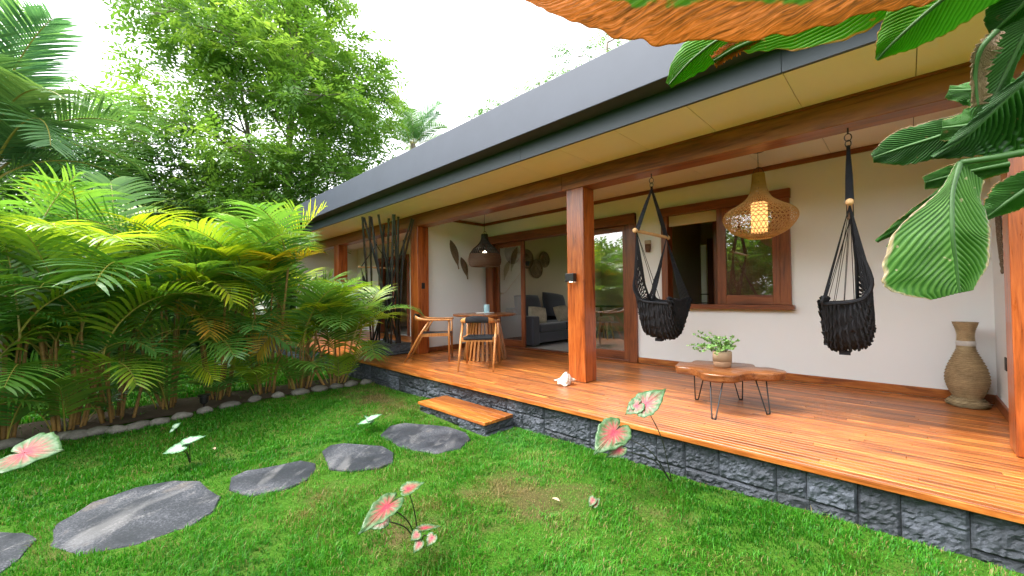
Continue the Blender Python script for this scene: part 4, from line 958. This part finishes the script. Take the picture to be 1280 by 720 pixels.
for k in range(9):
    FR.append(frond_mesh('areca_frond', 1.1+.08*(k % 4), .20, math.radians(8+4*(k % 3)), math.radians((48, 78, 100, 125, 64, 88, 112, 40, 82)[k]), 22, .46, .033, .22+.05*(k % 3), .55-.08*(k % 3), 100+k, AM))
FROND_COL = [(.85, .95, 1, 1), (1.05, 1.0, .9, 1), (.55, .75, 1.1, 1), (1.8, 1.4, .8, 1), (.75, .9, 1.1, 1)]
YEL = (2.3, 1.5, .5, 1); ORG = (3.4, 1.25, .35, 1)
def put_frond(parent, me, base, az, tilt, sc, col, name='frond'):
    o = bpy.data.objects.new(name, me); COL.objects.link(o); o.parent = parent
    o.matrix_local = Matrix.Translation(base) @ Matrix.Rotation(az, 4, 'Z') @ Matrix.Rotation(tilt, 4, 'Y') @ Matrix.Rotation(RNG.uniform(-.5, .5), 4, 'Z') @ Matrix.Scale(sc, 4)
    o.color = col; return o
def areca(label, x, y, h, nst, nfr, spread, yel=.15, seed=0, extra=()):
    r = random.Random(seed); z0 = float(gh(x, y)); t = thing('areca_palm', label, 'palm', (x, y, z0), 0, 'areca palms in the hedge beside the lawn'); nst = int(nst*1.45)
    for k in range(nst):
        a = 2*PI*k/nst+r.uniform(-.4, .4); rb = r.uniform(.02, .16); hh = max(.35, (h-.55)*r.uniform(.35, 1.0)); lean = r.uniform(.02, .30)*spread
        b0 = Vector((rb*math.cos(a), rb*math.sin(a), -.03)); top = Vector(((rb+lean)*math.cos(a), (rb+lean)*math.sin(a), hh)); midp = b0.lerp(top, .5)+Vector((r.uniform(-.03, .03), r.uniform(-.03, .03), 0))
        pts = crom([tuple(b0), tuple(midp), tuple(top)], 15); mb = MB(); mb.cur = r.uniform(.2, .9); rad = r.uniform(.009, .021)
        mb.tube(pts, [rad*(1.12 if i % 3 == 0 else 1)*(1-.25*i/14) for i in range(15)], 7); mb.build('stem', M['cane'], t, smooth=True, local=True)
        nf = max(1, int(nfr/nst+r.random()))
        for j in range(nf):
            az = a+r.uniform(-1.3, 1.3)+j*2.1; col = FROND_COL[r.randrange(5)]
            if r.random() < yel: col = YEL
            put_frond(t, FR[r.randrange(9)], top-Vector((0, 0, .10*j*r.random())), az, r.uniform(-.2, .55)+.10*j, r.uniform(.72, 1.1), col)
    for k in range(2):
        az = r.uniform(-1.3, 1.3) if k < 4 else r.uniform(0, 2*PI); put_frond(t, FR[(3, 6, 2, 8, 3)[k]], Vector((.14*math.cos(az), .14*math.sin(az), r.uniform(.35, .95))), az, r.uniform(.15, .55), r.uniform(.6, .85), FROND_COL[r.randrange(5)])
    for k in range(max(2, nst//3)):   # young low fronds from the base
        az = r.uniform(0, 2*PI); put_frond(t, FR[r.randrange(9)], Vector((.12*math.cos(az), .12*math.sin(az), 0)), az, r.uniform(.0, .3), r.uniform(.6, .95), FROND_COL[r.randrange(5)])
    az = r.uniform(0, 2*PI); (put_frond(t, FR[3], Vector((.05*math.cos(az), .05*math.sin(az), h*.42)), az, r.uniform(.7, 1.1), .7, (3.0, 1.05, .9, 1), 'withered_frond') if seed % 3 == 0 else None)
    for (bz, az, tilt, sc, k, col) in extra: put_frond(t, FR[k], Vector(bz), az, tilt, sc, col)
    return t
AR = [('areca palm clump closest to the porch wall, dark green fronds over the planter', -6.0, -.42, 1.5, 7, 13, 1.0, .05),
      ('areca palm clump second from the porch, with a yellow drooping frond', -6.05, -.92, 2.3, 8, 18, 1.1, .2),
      ('areca palm clump with orange fronds, third from the porch', -6.1, -1.40, 2.5, 7, 17, 1.0, .25),
      ('areca palm clump above the black garden light, fourth from the porch', -6.2, -1.95, 2.6, 7, 17, 1.0, .18),
      ('areca palm clump with bright yellow green top, fifth from the porch', -6.15, -2.45, 2.45, 6, 15, 1.1, .25),
      ('areca palm clump with long frond arching over the lawn, sixth from the porch', -5.98, -2.92, 2.2, 7, 16, 1.1, .05),
      ('areca palm clump with dark leaning canes, seventh from the porch', -5.85, -3.30, 2.3, 7, 17, 1.1, .05),
      ('areca palm clump at the left edge, fan fronds low over the stones', -5.75, -3.72, 2.3, 7, 17, 1.2, .0),
      ('areca palm clump outermost at the left photo border', -5.7, -4.25, 2.3, 6, 14, 1.2, .0),
      ('areca palm clump behind the seventh, tall pale frond tips', -6.75, -3.2, 2.6, 5, 13, 1.0, .1)]
EX = {0: [((.1, .25, .55), .2, .75, .75, 2, FROND_COL[0])], 2: [((.1, 0, 1.55), -.3, .5, .85, 1, ORG), ((.0, .1, 1.5), .6, .3, .8, 4, ORG)], 4: [((.1, .1, .45), .1, .7, .55, 3, YEL)],
      5: [((.1, .1, 1.25), .1, .35, 1.15, 3, FROND_COL[2]), ((.1, .2, 1.3), .9, .5, 1.1, 6, FROND_COL[2])], 7: [((.1, .1, .6), .3, .6, .8, 2, FROND_COL[0])], 6: [((.0, .1, 1.5), .2, .3, 1.1, 2, FROND_COL[3])]}
for i, a in enumerate(AR): areca(*a, seed=50+i, extra=EX.get(i, ()))

# coconut palms
CM = [M['coco'], M['rachis']]
CF = [frond_mesh('coconut_frond', 3.0, .16, math.radians(8), math.radians(t1), 56, .80, .038, .13, .25, 300+k, CM, segs=3) for k, t1 in enumerate((60, 88, 115, 140))]
def coconut(label, x, y, zc, sc, nf, seed, tr_=.13, t0=-.1, kmax=3):
    r = random.Random(seed); z0 = float(gh(x, y)); t = thing('coconut_palm', label, 'palm', (x, y, z0)); mb = MB(); H = zc-z0
    pts = crom([(.25, .1, -.1), (.12, .05, H*.5), (0, 0, H)], 24); mb.tube(pts, [tr_*(1.4-.5*i/23)*(1.04 if i % 2 else 1) for i in range(24)], 10); mb.build('trunk', M['bark'], t, local=True)
    for k in range(nf):
        az = k*2.4+r.uniform(-.3, .3); f = k/nf; put_frond(t, CF[min(kmax, int(f*4))], Vector((0, 0, H-.25*f)), az, f*.55+t0, sc*r.uniform(.88, 1.08), FROND_COL[r.choice((0, 0, 1, 2))])
coconut('large coconut palm with feathery blue green fronds at the left edge', -10.8, -4.5, 3.25, .98, 21, 5)
pq = at(516, 172, D=20); coconut('small distant coconut palm crown rising behind the roof', pq.x, pq.y, pq.z-.3, .72, 13, 6, .13, .15, 1)

# ------------------------------------------------------------------ trees
def sprays(C, D, size, nleaf, lf, up=.35, rng=NP):
    """arrays of pinnate sprays: C centres, D outward directions -> verts, faces, per-spray index"""
    n = len(C); D = D/np.linalg.norm(D, axis=1, keepdims=True); Z = np.tile([0, 0, 1.], (n, 1))+rng.normal(0, .35, (n, 3)); Sd = np.cross(D, Z); Sd /= np.linalg.norm(Sd, axis=1, keepdims=True)+1e-9; Nn = np.cross(Sd, D)
    Vs = []
    for j in range(nleaf):
        s_ = (j//2+.6)/(nleaf/2); sg = 1 if j % 2 else -1; L = lf*rng.uniform(.7, 1.2, (n, 1)); sz = size[:, None]
        p = C+D*sz*s_-Nn*sz*.25*s_*s_; dr_ = Sd*sg*.85+D*.55-Nn*rng.uniform(.0, .55, (n, 1)); dr_ /= np.linalg.norm(dr_, axis=1, keepdims=True)
        wv = np.cross(dr_, Nn)+rng.normal(0, .15, (n, 3)); wv = wv/(np.linalg.norm(wv, axis=1, keepdims=True)+1e-9)*L*.2
        Vs.append(np.stack([p, p+dr_*L*.45+wv, p+dr_*L, p+dr_*L*.45-wv], 1))
    V = np.stack(Vs, 1).reshape(-1, 3); q = np.arange(n*nleaf)*4; F = np.stack([q, q+1, q+2, q+3], 1)
    return V, F, np.repeat(np.arange(n), nleaf*4)
def tree(name, label, base, trunks, pads, per, leaf_mat, size=.5, lf=.16, nleaf=10, seed=0, flat=.45, group=None):
    """pads: (x, y, z, r) world leaf pads, each fed by a limb from the nearest trunk"""
    r = random.Random(seed); g = np.random.default_rng(seed); b0 = Vector(base); t = thing(name, label, 'tree', b0, 0, group); mb = MB(); axes = []
    for (dx, dy, tx, ty, H, rad) in trunks:
        pts = crom([(dx, dy, -.1), (dx*.5+tx*.4, dy*.5+ty*.4, H*.45), (tx, ty, H)], 30); axes.append(pts); mb.tube(pts, [rad*(1-.85*i/29)+.012 for i in range(30)], 9)
    Cs = []; Ds = []; Ts = []; Sz = []
    for (x, y, z, R) in pads:
        p = Vector((x, y, z))-b0; best = min(((Vector(q)-p).length+(0 if q[2] < p.z-.3 else 3), i, k) for k, ax in enumerate(axes) for i, q in enumerate(ax)); q = Vector(axes[best[2]][best[1]])
        pts = crom([tuple(q), tuple(q.lerp(p, .5)+Vector((0, 0, .12*(p-q).length))), tuple(p)], 9); mb.tube(pts, [max(.008, .035*(1-.8*i/8)*min(1.4, (p-q).length/2)) for i in range(9)], 5)
        n = int(per*R*R*r.uniform(.75, 1.2)); a = g.uniform(0, 2*PI, n); rr = R*np.sqrt(g.uniform(.02, 1, n)); hz = g.normal(0, flat*R*.55, n)
        c = np.stack([p.x+rr*np.cos(a), p.y+rr*np.sin(a), p.z+hz-.25*rr*rr/max(R, .1)], 1)
        for k in range(4):
            aa = r.uniform(0, 2*PI); mb.tube([tuple(p), (p.x+R*.8*math.cos(aa), p.y+R*.8*math.sin(aa), p.z-.15*R)], [.012, .004], 4)
        d = np.stack([np.cos(a), np.sin(a), g.normal(-.05, .3, n)], 1)+g.normal(0, .35, (n, 3)); Cs.append(c); Ds.append(d); tv = r.gauss(.45, .17); Ts.append(np.clip(tv+.1*hz/R+g.normal(0, .12, n), 0, 1)); Sz.append(size*g.uniform(.7, 1.25, n))
    mb.build('trunk', M['bark'], t, smooth=True, local=True)
    C = np.concatenate(Cs); V, F, idx = sprays(C, np.concatenate(Ds), np.concatenate(Sz), nleaf, lf, rng=g); T = np.concatenate(Ts)
    np_mesh('crown', V, F, np.clip(T[idx], 0, 1), leaf_mat, t); return t
def rpads(seed, n, c, rx, ry, rz, r0, r1, keep=lambda u: True, shell=.35):
    r = random.Random(seed); P = []
    while len(P) < n:
        u = Vector((r.uniform(-1, 1), r.uniform(-1, 1), r.uniform(-1, 1)))
        if not shell < u.length < 1 or not keep(u): continue
        P.append((c[0]+u.x*rx, c[1]+u.y*ry, c[2]+u.z*rz, r.uniform(r0, r1)))
    return P
tree('tall_tree', 'tall loose crowned tree with layered bright leaves behind the roof end', (-14.8, 1.2, -.3), [(0, 0, .5, .4, 11, .17), (.3, -.2, -.8, -1.2, 10, .14), (-.3, .3, .6, 1.6, 9.5, .13), (.2, .2, -.2, .3, 8, .1)],
     rpads(1, 105, (-14.4, .9, 6.9), 3.4, 3.9, 5.6, .7, 1.25), 85, M['tree_leaf'], .55, .19, 10, 1)
tree('broadleaf_tree', 'darker dense tree between the coconut palm and the tall tree', (-15.5, -3.2, -.3), [(0, 0, .2, .1, 5.6, .16), (.1, .1, .8, -.7, 4.6, .1)],
     rpads(2, 46, (-15.3, -3.0, 4.2), 2.2, 2.3, 2.3, .7, 1.1, shell=.2), 85, M['tree_leaf2'], .42, .17, 9, 2)
tree('broadleaf_tree', 'dark low tree filling the gap left of the roof end', (-17.5, .4, -.3), [(0, 0, .1, .1, 3.8, .14)],
     rpads(3, 44, (-17, .6, 2.7), 2.2, 3.0, 2.4, .7, 1.1, shell=.1), 80, M['shade_leaf'], .45, .18, 9, 3)
rt = at(755, 75, D=19); tree('roof_tree', 'feathery pale tree top showing above the roof under the brown leaf', (rt.x, rt.y, -.3), [(0, 0, .1, .1, rt.z+1, .2)], [(rt.x-.9, rt.y-.6, rt.z+.3, .8), (rt.x+.6, rt.y+.4, rt.z+1.2, .9), (rt.x-.2, rt.y, rt.z-.4, .9), (rt.x+1.6, rt.y+1.2, rt.z+1.0, .9), (rt.x+.2, rt.y+.9, rt.z+.5, .7)], 75, M['tree_leaf2'], .4, .14, 8, 4)
for (px_, py_, D_, lb, sd_) in ((672, 103, 20, 'small feathery tree top showing just above the roof line', 5), (612, 136, 21, 'tiny green tree top peeking over the roof left of the others', 6)):
    q = at(px_, py_, D=D_); tree('roof_tree', lb, (q.x, q.y, -.3), [(0, 0, .05, .05, q.z+.3, .15)], [(q.x, q.y, q.z, .6), (q.x+.5, q.y+.5, q.z+.3, .5), (q.x-.5, q.y-.3, q.z-.4, .6)], 90, M['tree_leaf2'], .35, .14, 8, sd_)
# understory thicket and the greenery mirrored in the glass
def thicket(name, label, boxes, mat, size, lf, nleaf, seed):
    g = np.random.default_rng(seed); Cs = []; Ds = []; T = []
    for (x, y, z, rx, ry, rz, n) in boxes:
        u = g.normal(0, 1, (n, 3)); u /= np.linalg.norm(u, axis=1, keepdims=True); k = g.uniform(.55, 1.05, (n, 1)); lump = 1+.25*np.sin(u[:, :1]*7+x)*np.cos(u[:, 1:2]*6+y)
        c = u*k*lump*[rx, ry, rz]+[x, y, z]; m = c[:, 2] > -.3; Cs.append(c[m]); Ds.append((u+g.normal(0, .5, (n, 3)))[m]); T.append((g.normal(.42, .17, n)+.12*np.sin(c[:, 0]*2.3)*np.cos(c[:, 1]*2.1))[m])
    C = np.concatenate(Cs); V, F, idx = sprays(C, np.concatenate(Ds), size*g.uniform(.7, 1.3, len(C)), nleaf, lf, rng=g)
    o = np_mesh(name, V, F, np.clip(np.concatenate(T)[idx], 0, 1), mat); prop(o, label, 'greenery', kind='stuff')
thicket('thicket', 'dark green thicket far behind the palm hedge', [(-15, -7, .9, 2.5, 3.5, 2.0, 2600), (-13.5, -1.4, .6, 1.4, 2.0, 1.5, 1800), (-16.5, -3.5, .9, 2.4, 2.6, 2.0, 2400), (-19, 2, 1.2, 3, 4, 3.4, 2400), (-14, 2.2, .6, 1.2, 1.6, 1.6, 900), (-20, -9, 2.2, 3, 5, 3.5, 2400), (-24, -3, 2, 3, 7, 3.5, 2200)], M['shade_leaf'], .5, .22, 8, 21)
thicket('garden_greenery', 'leafy greenery across the lawn mirrored in the window glass', [(-7, -9.5, 1.2, 3, 2, 2.2, 2200), (-2.5, -10.5, 1.4, 2.8, 2, 2.4, 2200), (2, -10.5, 1.2, 2.5, 2, 2.2, 1800), (-5, -13, 4, 4, 2, 2.5, 1500), (-10.5, -8.5, 1.2, 2.2, 2, 2.2, 1600), (5.5, -9, 1.4, 2.5, 2.5, 2.5, 1300)], M['tree_leaf'], .6, .26, 8, 22)

# ------------------------------------------------------------------ caladiums
def heart(mb, c, tip, nrm, wid, cup=.12, seed=0):
    """heart leaf: c petiole joint, tip point, nrm facing"""
    c = Vector(c); tip = Vector(tip); d = tip-c; L = d.length; d.normalize(); n = Vector(nrm); n = (n-d*n.dot(d)).normalized(); s_ = d.cross(n)
    half = crom([(1.0, 0), (.86, .055), (.62, .18), (.34, .30), (.06, .36), (-.20, .34), (-.40, .23), (-.47, .11), (-.36, .035), (-.12, .004)], 28)
    outl = [tuple(p) for p in half] + [(p[0], -p[1]) for p in reversed(half)]; A = len(outl)-1; rows = []; uv = []; ws = wid/(L*.72)
    for i in range(10):
        r = i/9; row = []; u_ = []
        for k in range(A+1):
            x, y = outl[k]; rf_ = 1+.05*math.sin(k*1.9+seed)*r
            p = c+d*(x*L*r)+s_*(y*L*r*ws*rf_)+n*L*(cup*(r*r*(1.1*abs(y)-.30*x*x))+.02*math.sin(k*1.3+seed)*r*r)
            row.append(p); u_.append((r, k/A))
        rows.append(row); uv.append(u_)
    mb.grid(rows, uv)
def caladium(label, base, leaves, pale=False, group='caladiums growing in the lawn'):
    base = Vector(base); base.z = float(gh(base.x, base.y)); t = thing('caladium', label, 'caladium', base, 0, group)
    for i, (c, tip, nrm, wid, hasstem) in enumerate(leaves):
        mb = MB(); heart(mb, c, tip, nrm, wid, seed=i); o = mb.build('leaf', M['calp' if pale else 'cal'], t, smooth=True); q = o.modifiers.new('thick', 'SOLIDIFY'); q.thickness = .0015
        if hasstem:
            mb = MB(); c = Vector(c); m = base.lerp(c, .5)+Vector((0, 0, .04))*(c-base).length+Vector(((base-c).x*.12, (base-c).y*.12, 0))
            mb.tube(crom([tuple(base-Vector((0, 0, .02))), tuple(m), tuple(c)], 12), [.0042-.0015*k/11 for k in range(12)], 6); mb.build('stalk', M['stalk'], t, smooth=True)
TC = -FWD
def lf_(cx, cy, tx, ty, D, wpx, n=(0, 0, 1), D2=None, stem=True):
    c = at(cx, cy, D=D); tip = at(tx, ty, D=D2 or D); return (c, tip, Vector(n)+TC*.25, wpx/FPX*D*.9, stem)
caladium('pink and green caladium with one huge leaf at the left photo edge', at(-70, 690, Z=-.31), [lf_(30, 566, 80, 562, 2.75, 62, (0, 0, 1), 2.7), lf_(-60, 590, -110, 600, 2.6, 50)])
caladium('white leaved caladium above the largest stepping stone', at(238, 575, Z=-.31), [lf_(224, 560, 203, 567, 4.42, 20), lf_(236, 551, 258, 544, 4.45, 14), lf_(228, 556, 244, 551, 4.5, 14)], True)
caladium('tiny pale caladium sprout near the palm bed', at(221, 540, Z=-.31), [lf_(219, 533, 226, 528, 5.0, 10), lf_(216, 537, 211, 541, 5.0, 6)], True)
caladium('pale low caladium on the bare patch near the porch', at(464, 531, Z=-.31), [lf_(461, 526, 446, 530, 4.5, 12), lf_(464, 523, 478, 517, 4.5, 11), lf_(463, 525, 455, 519, 4.55, 8)], True)
caladium('tall pink caladium with dark stalks in the middle of the lawn', at(524, 684, Z=-.31), [lf_(484, 633, 447, 668, 2.35, 30, (.2, -.3, .6), 2.25), lf_(478, 650, 461, 662, 2.4, 20, (0, 0, .3)), lf_(510, 611, 531, 602, 2.42, 26, (0, .2, 1.2)),
          lf_(521, 668, 513, 676, 2.35, 16, stem=False), lf_(530, 660, 552, 657, 2.4, 10), lf_(540, 672, 533, 684, 2.35, 15), lf_(524, 680, 516, 692, 2.33, 13)])
caladium('pink caladium leaning against the stone porch base', at(840, 600, Z=-.31), [lf_(768, 540, 742, 568, 2.95, 40, (.1, -.5, .5), 2.85), lf_(806, 506, 833, 485, 3.0, 34, (0, -.3, .6), 3.05), lf_(796, 507, 781, 518, 3.0, 22, (0, -.3, .6), stem=False), lf_(774, 562, 757, 572, 2.9, 16, (.1, -.5, .2))])
caladium('tiny pink caladium sprout between the leaning one and the lawn middle', at(741, 636, Z=-.31), [lf_(741, 625, 736, 634, 2.5, 11), lf_(744, 630, 750, 622, 2.5, 9)])

# ------------------------------------------------------------------ big foreground plant
hp = thing('heliconia', 'tall broad leaved plant with torn and withered leaves in the right foreground', 'plant', (1.35, -1.75, float(gh(1.35, -1.75))))
def bigleaf(mid, wl, wr, mat, name='leaf', nrm=None, fl=0.0, fr_=0.0, pleat=.0025, npl=26, ragged=.05, seed=0, label=None, pet=None, curl=0.0, cuts=()):
    """mid: (px, py, D) of the midrib; wl/wr half widths in photo pixels along it"""
    pts = [at(a, b_, D=d) for a, b_, d in mid]; NN = 180; C = [Vector(p) for p in crom([tuple(p) for p in pts], NN)]
    KK = [(c-CAM_LOC).dot(FWD)/FPX for c in C]; WL = [float(v[0])*k for v, k in zip(crom([(w_,) for w_ in wl], NN), KK)]; WR = [float(v[0])*k for v, k in zip(crom([(w_,) for w_ in wr], NN), KK)]
    hint = Vector(nrm) if nrm else -FWD; G = []; UV = []
    K = 34
    for i in range(NN):
        t_ = (C[min(i+1, NN-1)]-C[max(i-1, 0)]).normalized(); n = (hint-t_*hint.dot(t_)).normalized(); s_ = n.cross(t_); row = []; uv = []
        for j in range(-K, K+1):
            v = j/K; W = (WL[i] if v < 0 else WR[i]); W = max(W, .0005); f = fl if v < 0 else fr_
            W *= 1+ragged*noise.noise(Vector((i*.136, seed*7.3, 1 if v < 0 else 5)))*2*abs(v)
            for (ci, cj, cw) in cuts:
                if (v < 0) == (cj < 0): W *= 1-abs(cj)*math.exp(-((i/NN-ci)/cw)**2)
            a = abs(v); ph = 2*PI*(npl*i/(NN-1)-a*7.0); z = pleat*math.sin(ph)*min(1, a*5)*(1-.85*a*a)+.5*pleat*math.sin(ph*.13+seed)*a+curl*a*a*W
            z += .03*W*noise.noise(Vector((i*.035, v*2, seed)))
            back = s_*(math.copysign(1, v)*W*a*math.cos(f)) if j else Vector((0, 0, 0))
            row.append(C[i]+back-n*(W*a*math.sin(f))+n*z+t_*(W*a*.10)); uv.append((i/(NN-1)*npl/30, .5+.5*v))
        G.append(row); UV.append(uv)
    mb = MB(); mb.grid(G, UV); o = mb.build(name, M[mat], hp, smooth=True); q = o.modifiers.new('thick', 'SOLIDIFY'); q.thickness = .0006; q.offset = 0
    if label: o['label'] = label
    mb = MB(); mb.tube(C, [.004*(1-.7*i/NN)+.0008 for i in range(NN)], 6); mb.build('midrib', M['petiole'], o, smooth=True)
    if pet is not None:
        a = C[0]; e = Vector(pet); mb = MB(); mb.tube(crom([tuple(e), tuple(e.lerp(a, .6)+Vector((0, 0, .10))), tuple(a)], 16), [.013-.008*i/15 for i in range(16)], 8); mb.build('petiole', M['petiole'], hp, smooth=True)
HB = [Vector((1.28, -1.80, 1.25)), Vector((1.34, -1.72, 1.7)), Vector((1.42, -1.78, 1.0))]
for i, (dx, dy, H) in enumerate(((-.06, -.05, 1.62), (.0, .04, 2.1), (.08, -.03, 1.4), (.03, .1, 1.8))):
    mb = MB(); b0 = hp.location+Vector((dx, dy, -.02)); mb.tube(crom([tuple(b0), tuple(b0+Vector((dx*.4, dy*.4, H*.5))), tuple(b0+Vector((dx*.6, dy*.6, H)))], 16), [.030-.016*k/15 for k in range(16)], 9); mb.build('stem', M['petiole'], hp, smooth=True)
bigleaf([(1230, -70, 1.02), (1110, -52, .97), (960, -40, .92), (820, -36, .90), (715, -18, .92), (655, -4, .95)], [60, 70, 95, 82, 42, 3], [50, 62, 82, 76, 36, 3], 'heli_brown', fl=.15, fr_=.3, pleat=.0005, npl=34, ragged=.07, seed=1, label='withered orange brown leaf with green patches', pet=HB[1])
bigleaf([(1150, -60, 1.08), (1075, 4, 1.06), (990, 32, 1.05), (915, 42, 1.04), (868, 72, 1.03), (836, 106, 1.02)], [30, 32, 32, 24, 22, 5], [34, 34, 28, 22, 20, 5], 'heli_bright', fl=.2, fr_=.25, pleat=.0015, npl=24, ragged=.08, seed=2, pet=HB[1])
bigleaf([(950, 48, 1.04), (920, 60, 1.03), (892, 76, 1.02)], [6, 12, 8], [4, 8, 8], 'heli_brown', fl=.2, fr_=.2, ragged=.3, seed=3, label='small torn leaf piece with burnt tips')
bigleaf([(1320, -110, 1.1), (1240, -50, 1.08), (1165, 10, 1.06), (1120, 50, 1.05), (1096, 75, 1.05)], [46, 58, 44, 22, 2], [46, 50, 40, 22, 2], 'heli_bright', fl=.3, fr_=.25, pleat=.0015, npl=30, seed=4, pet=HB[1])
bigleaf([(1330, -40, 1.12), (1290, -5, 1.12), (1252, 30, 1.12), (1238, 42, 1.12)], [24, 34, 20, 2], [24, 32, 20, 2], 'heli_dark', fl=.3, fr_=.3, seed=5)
bigleaf([(1310, 10, 1.14), (1280, 45, 1.13), (1250, 105, 1.12), (1218, 160, 1.10)], [10, 30, 26, 3], [10, 26, 24, 3], 'heli', fl=.5, fr_=.5, pleat=.004, seed=6, pet=HB[0])
bigleaf([(1246, 38, 1.06), (1226, 62, 1.05), (1219, 92, 1.05), (1222, 132, 1.05)], [5, 9, 5, 8], [5, 12, 8, 6], 'heli_dry', fl=.9, fr_=-.5, ragged=.35, seed=7, curl=.5, label='shrivelled dry brown leaf curl')
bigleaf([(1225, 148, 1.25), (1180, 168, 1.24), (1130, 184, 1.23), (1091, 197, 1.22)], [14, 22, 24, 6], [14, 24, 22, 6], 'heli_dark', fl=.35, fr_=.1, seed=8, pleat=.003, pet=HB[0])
bigleaf([(1250, 140, 1.22), (1215, 155, 1.2), (1178, 160, 1.2)], [16, 24, 14], [16, 22, 14], 'heli', fl=.4, fr_=.4, seed=9, pleat=.004)
bigleaf([(1270, 105, 1.24), (1225, 112, 1.22), (1186, 113, 1.22)], [14, 20, 9], [14, 18, 9], 'heli', fl=.4, fr_=.4, seed=10, pleat=.004)
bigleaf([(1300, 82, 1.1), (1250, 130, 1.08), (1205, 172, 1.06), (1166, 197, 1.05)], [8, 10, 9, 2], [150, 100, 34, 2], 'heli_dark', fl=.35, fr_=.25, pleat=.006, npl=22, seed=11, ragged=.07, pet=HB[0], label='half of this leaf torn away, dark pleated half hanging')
bigleaf([(1300, 225, 1.18), (1265, 248, 1.16), (1232, 272, 1.15)], [20, 24, 5], [20, 22, 5], 'heli', fl=.3, fr_=.3, seed=12)
bigleaf([(1262, 205, 1.16), (1205, 216, 1.15), (1156, 228, 1.14)], [12, 15, 8], [10, 16, 9], 'heli', fl=.2, fr_=.3, seed=13)
bigleaf([(1200, 203, 1.06), (1190, 240, 1.03), (1190, 290, 1.01), (1195, 335, 1.02), (1199, 366, 1.03)], [4, 14, 66, 78, 30], [44, 56, 62, 54, 24], 'heli_pale', fl=.22, fr_=.18, pleat=.0024, npl=20, seed=14, ragged=.02, pet=HB[2], label='largest hanging leaf with pale torn brown rim')
bigleaf([(1186, 232, 1.05), (1140, 272, 1.06), (1096, 302, 1.07)], [4, 9, 2], [4, 12, 3], 'heli', fl=.2, fr_=.4, seed=15)
bigleaf([(1186, 234, 1.045), (1150, 275, 1.055), (1112, 310, 1.06)], [4, 12, 4], [4, 18, 5], 'heli_dark', fl=.2, fr_=.4, seed=16)

# ------------------------------------------------------------------ small garden things
g_ = at(251, 505, Z=-.31)
gl = thing('garden_light', 'small black garden spotlight in the palm bed', 'garden light', (g_.x+.25, g_.y, -.31)); mb = MB(); mb.tube([(0, 0, 0), (0, 0, .06)], .008, 6); mb.build('spike', M['black'], gl, local=True)
mb = MB(); mb.lathe([(.03, .05), (.045, .07), (.05, .14), (.065, .145), (.065, .165), (0, .165)], 20); mb.build('lamp_head', M['black'], gl, local=True)

for (px_, py_, lb) in ((695, 628, 'small yellow fallen leaf on the dry patch of lawn'), (268, 558, 'tiny pale fallen leaf on the shaded lawn beside the white caladium')):
    q = at(px_, py_, Z=-.27); z_ = float(gh(q.x, q.y))+.035; mb = MB(); G = []
    for i in range(9):
        u = i/8; w_ = .013*math.sin(PI*(.05+.93*u))**.8; G.append([(q.x-.03+.06*u, q.y+w_*v, z_+.006*math.sin(u*3)+.004*abs(v)) for v in (-1, -.5, 0, .5, 1)])
    mb.grid(G); o = mb.build('fallen_leaf', M['clay'], smooth=True); prop(o, lb, 'leaf'); sd_ = o.modifiers.new('thick', 'SOLIDIFY'); sd_.thickness = .001
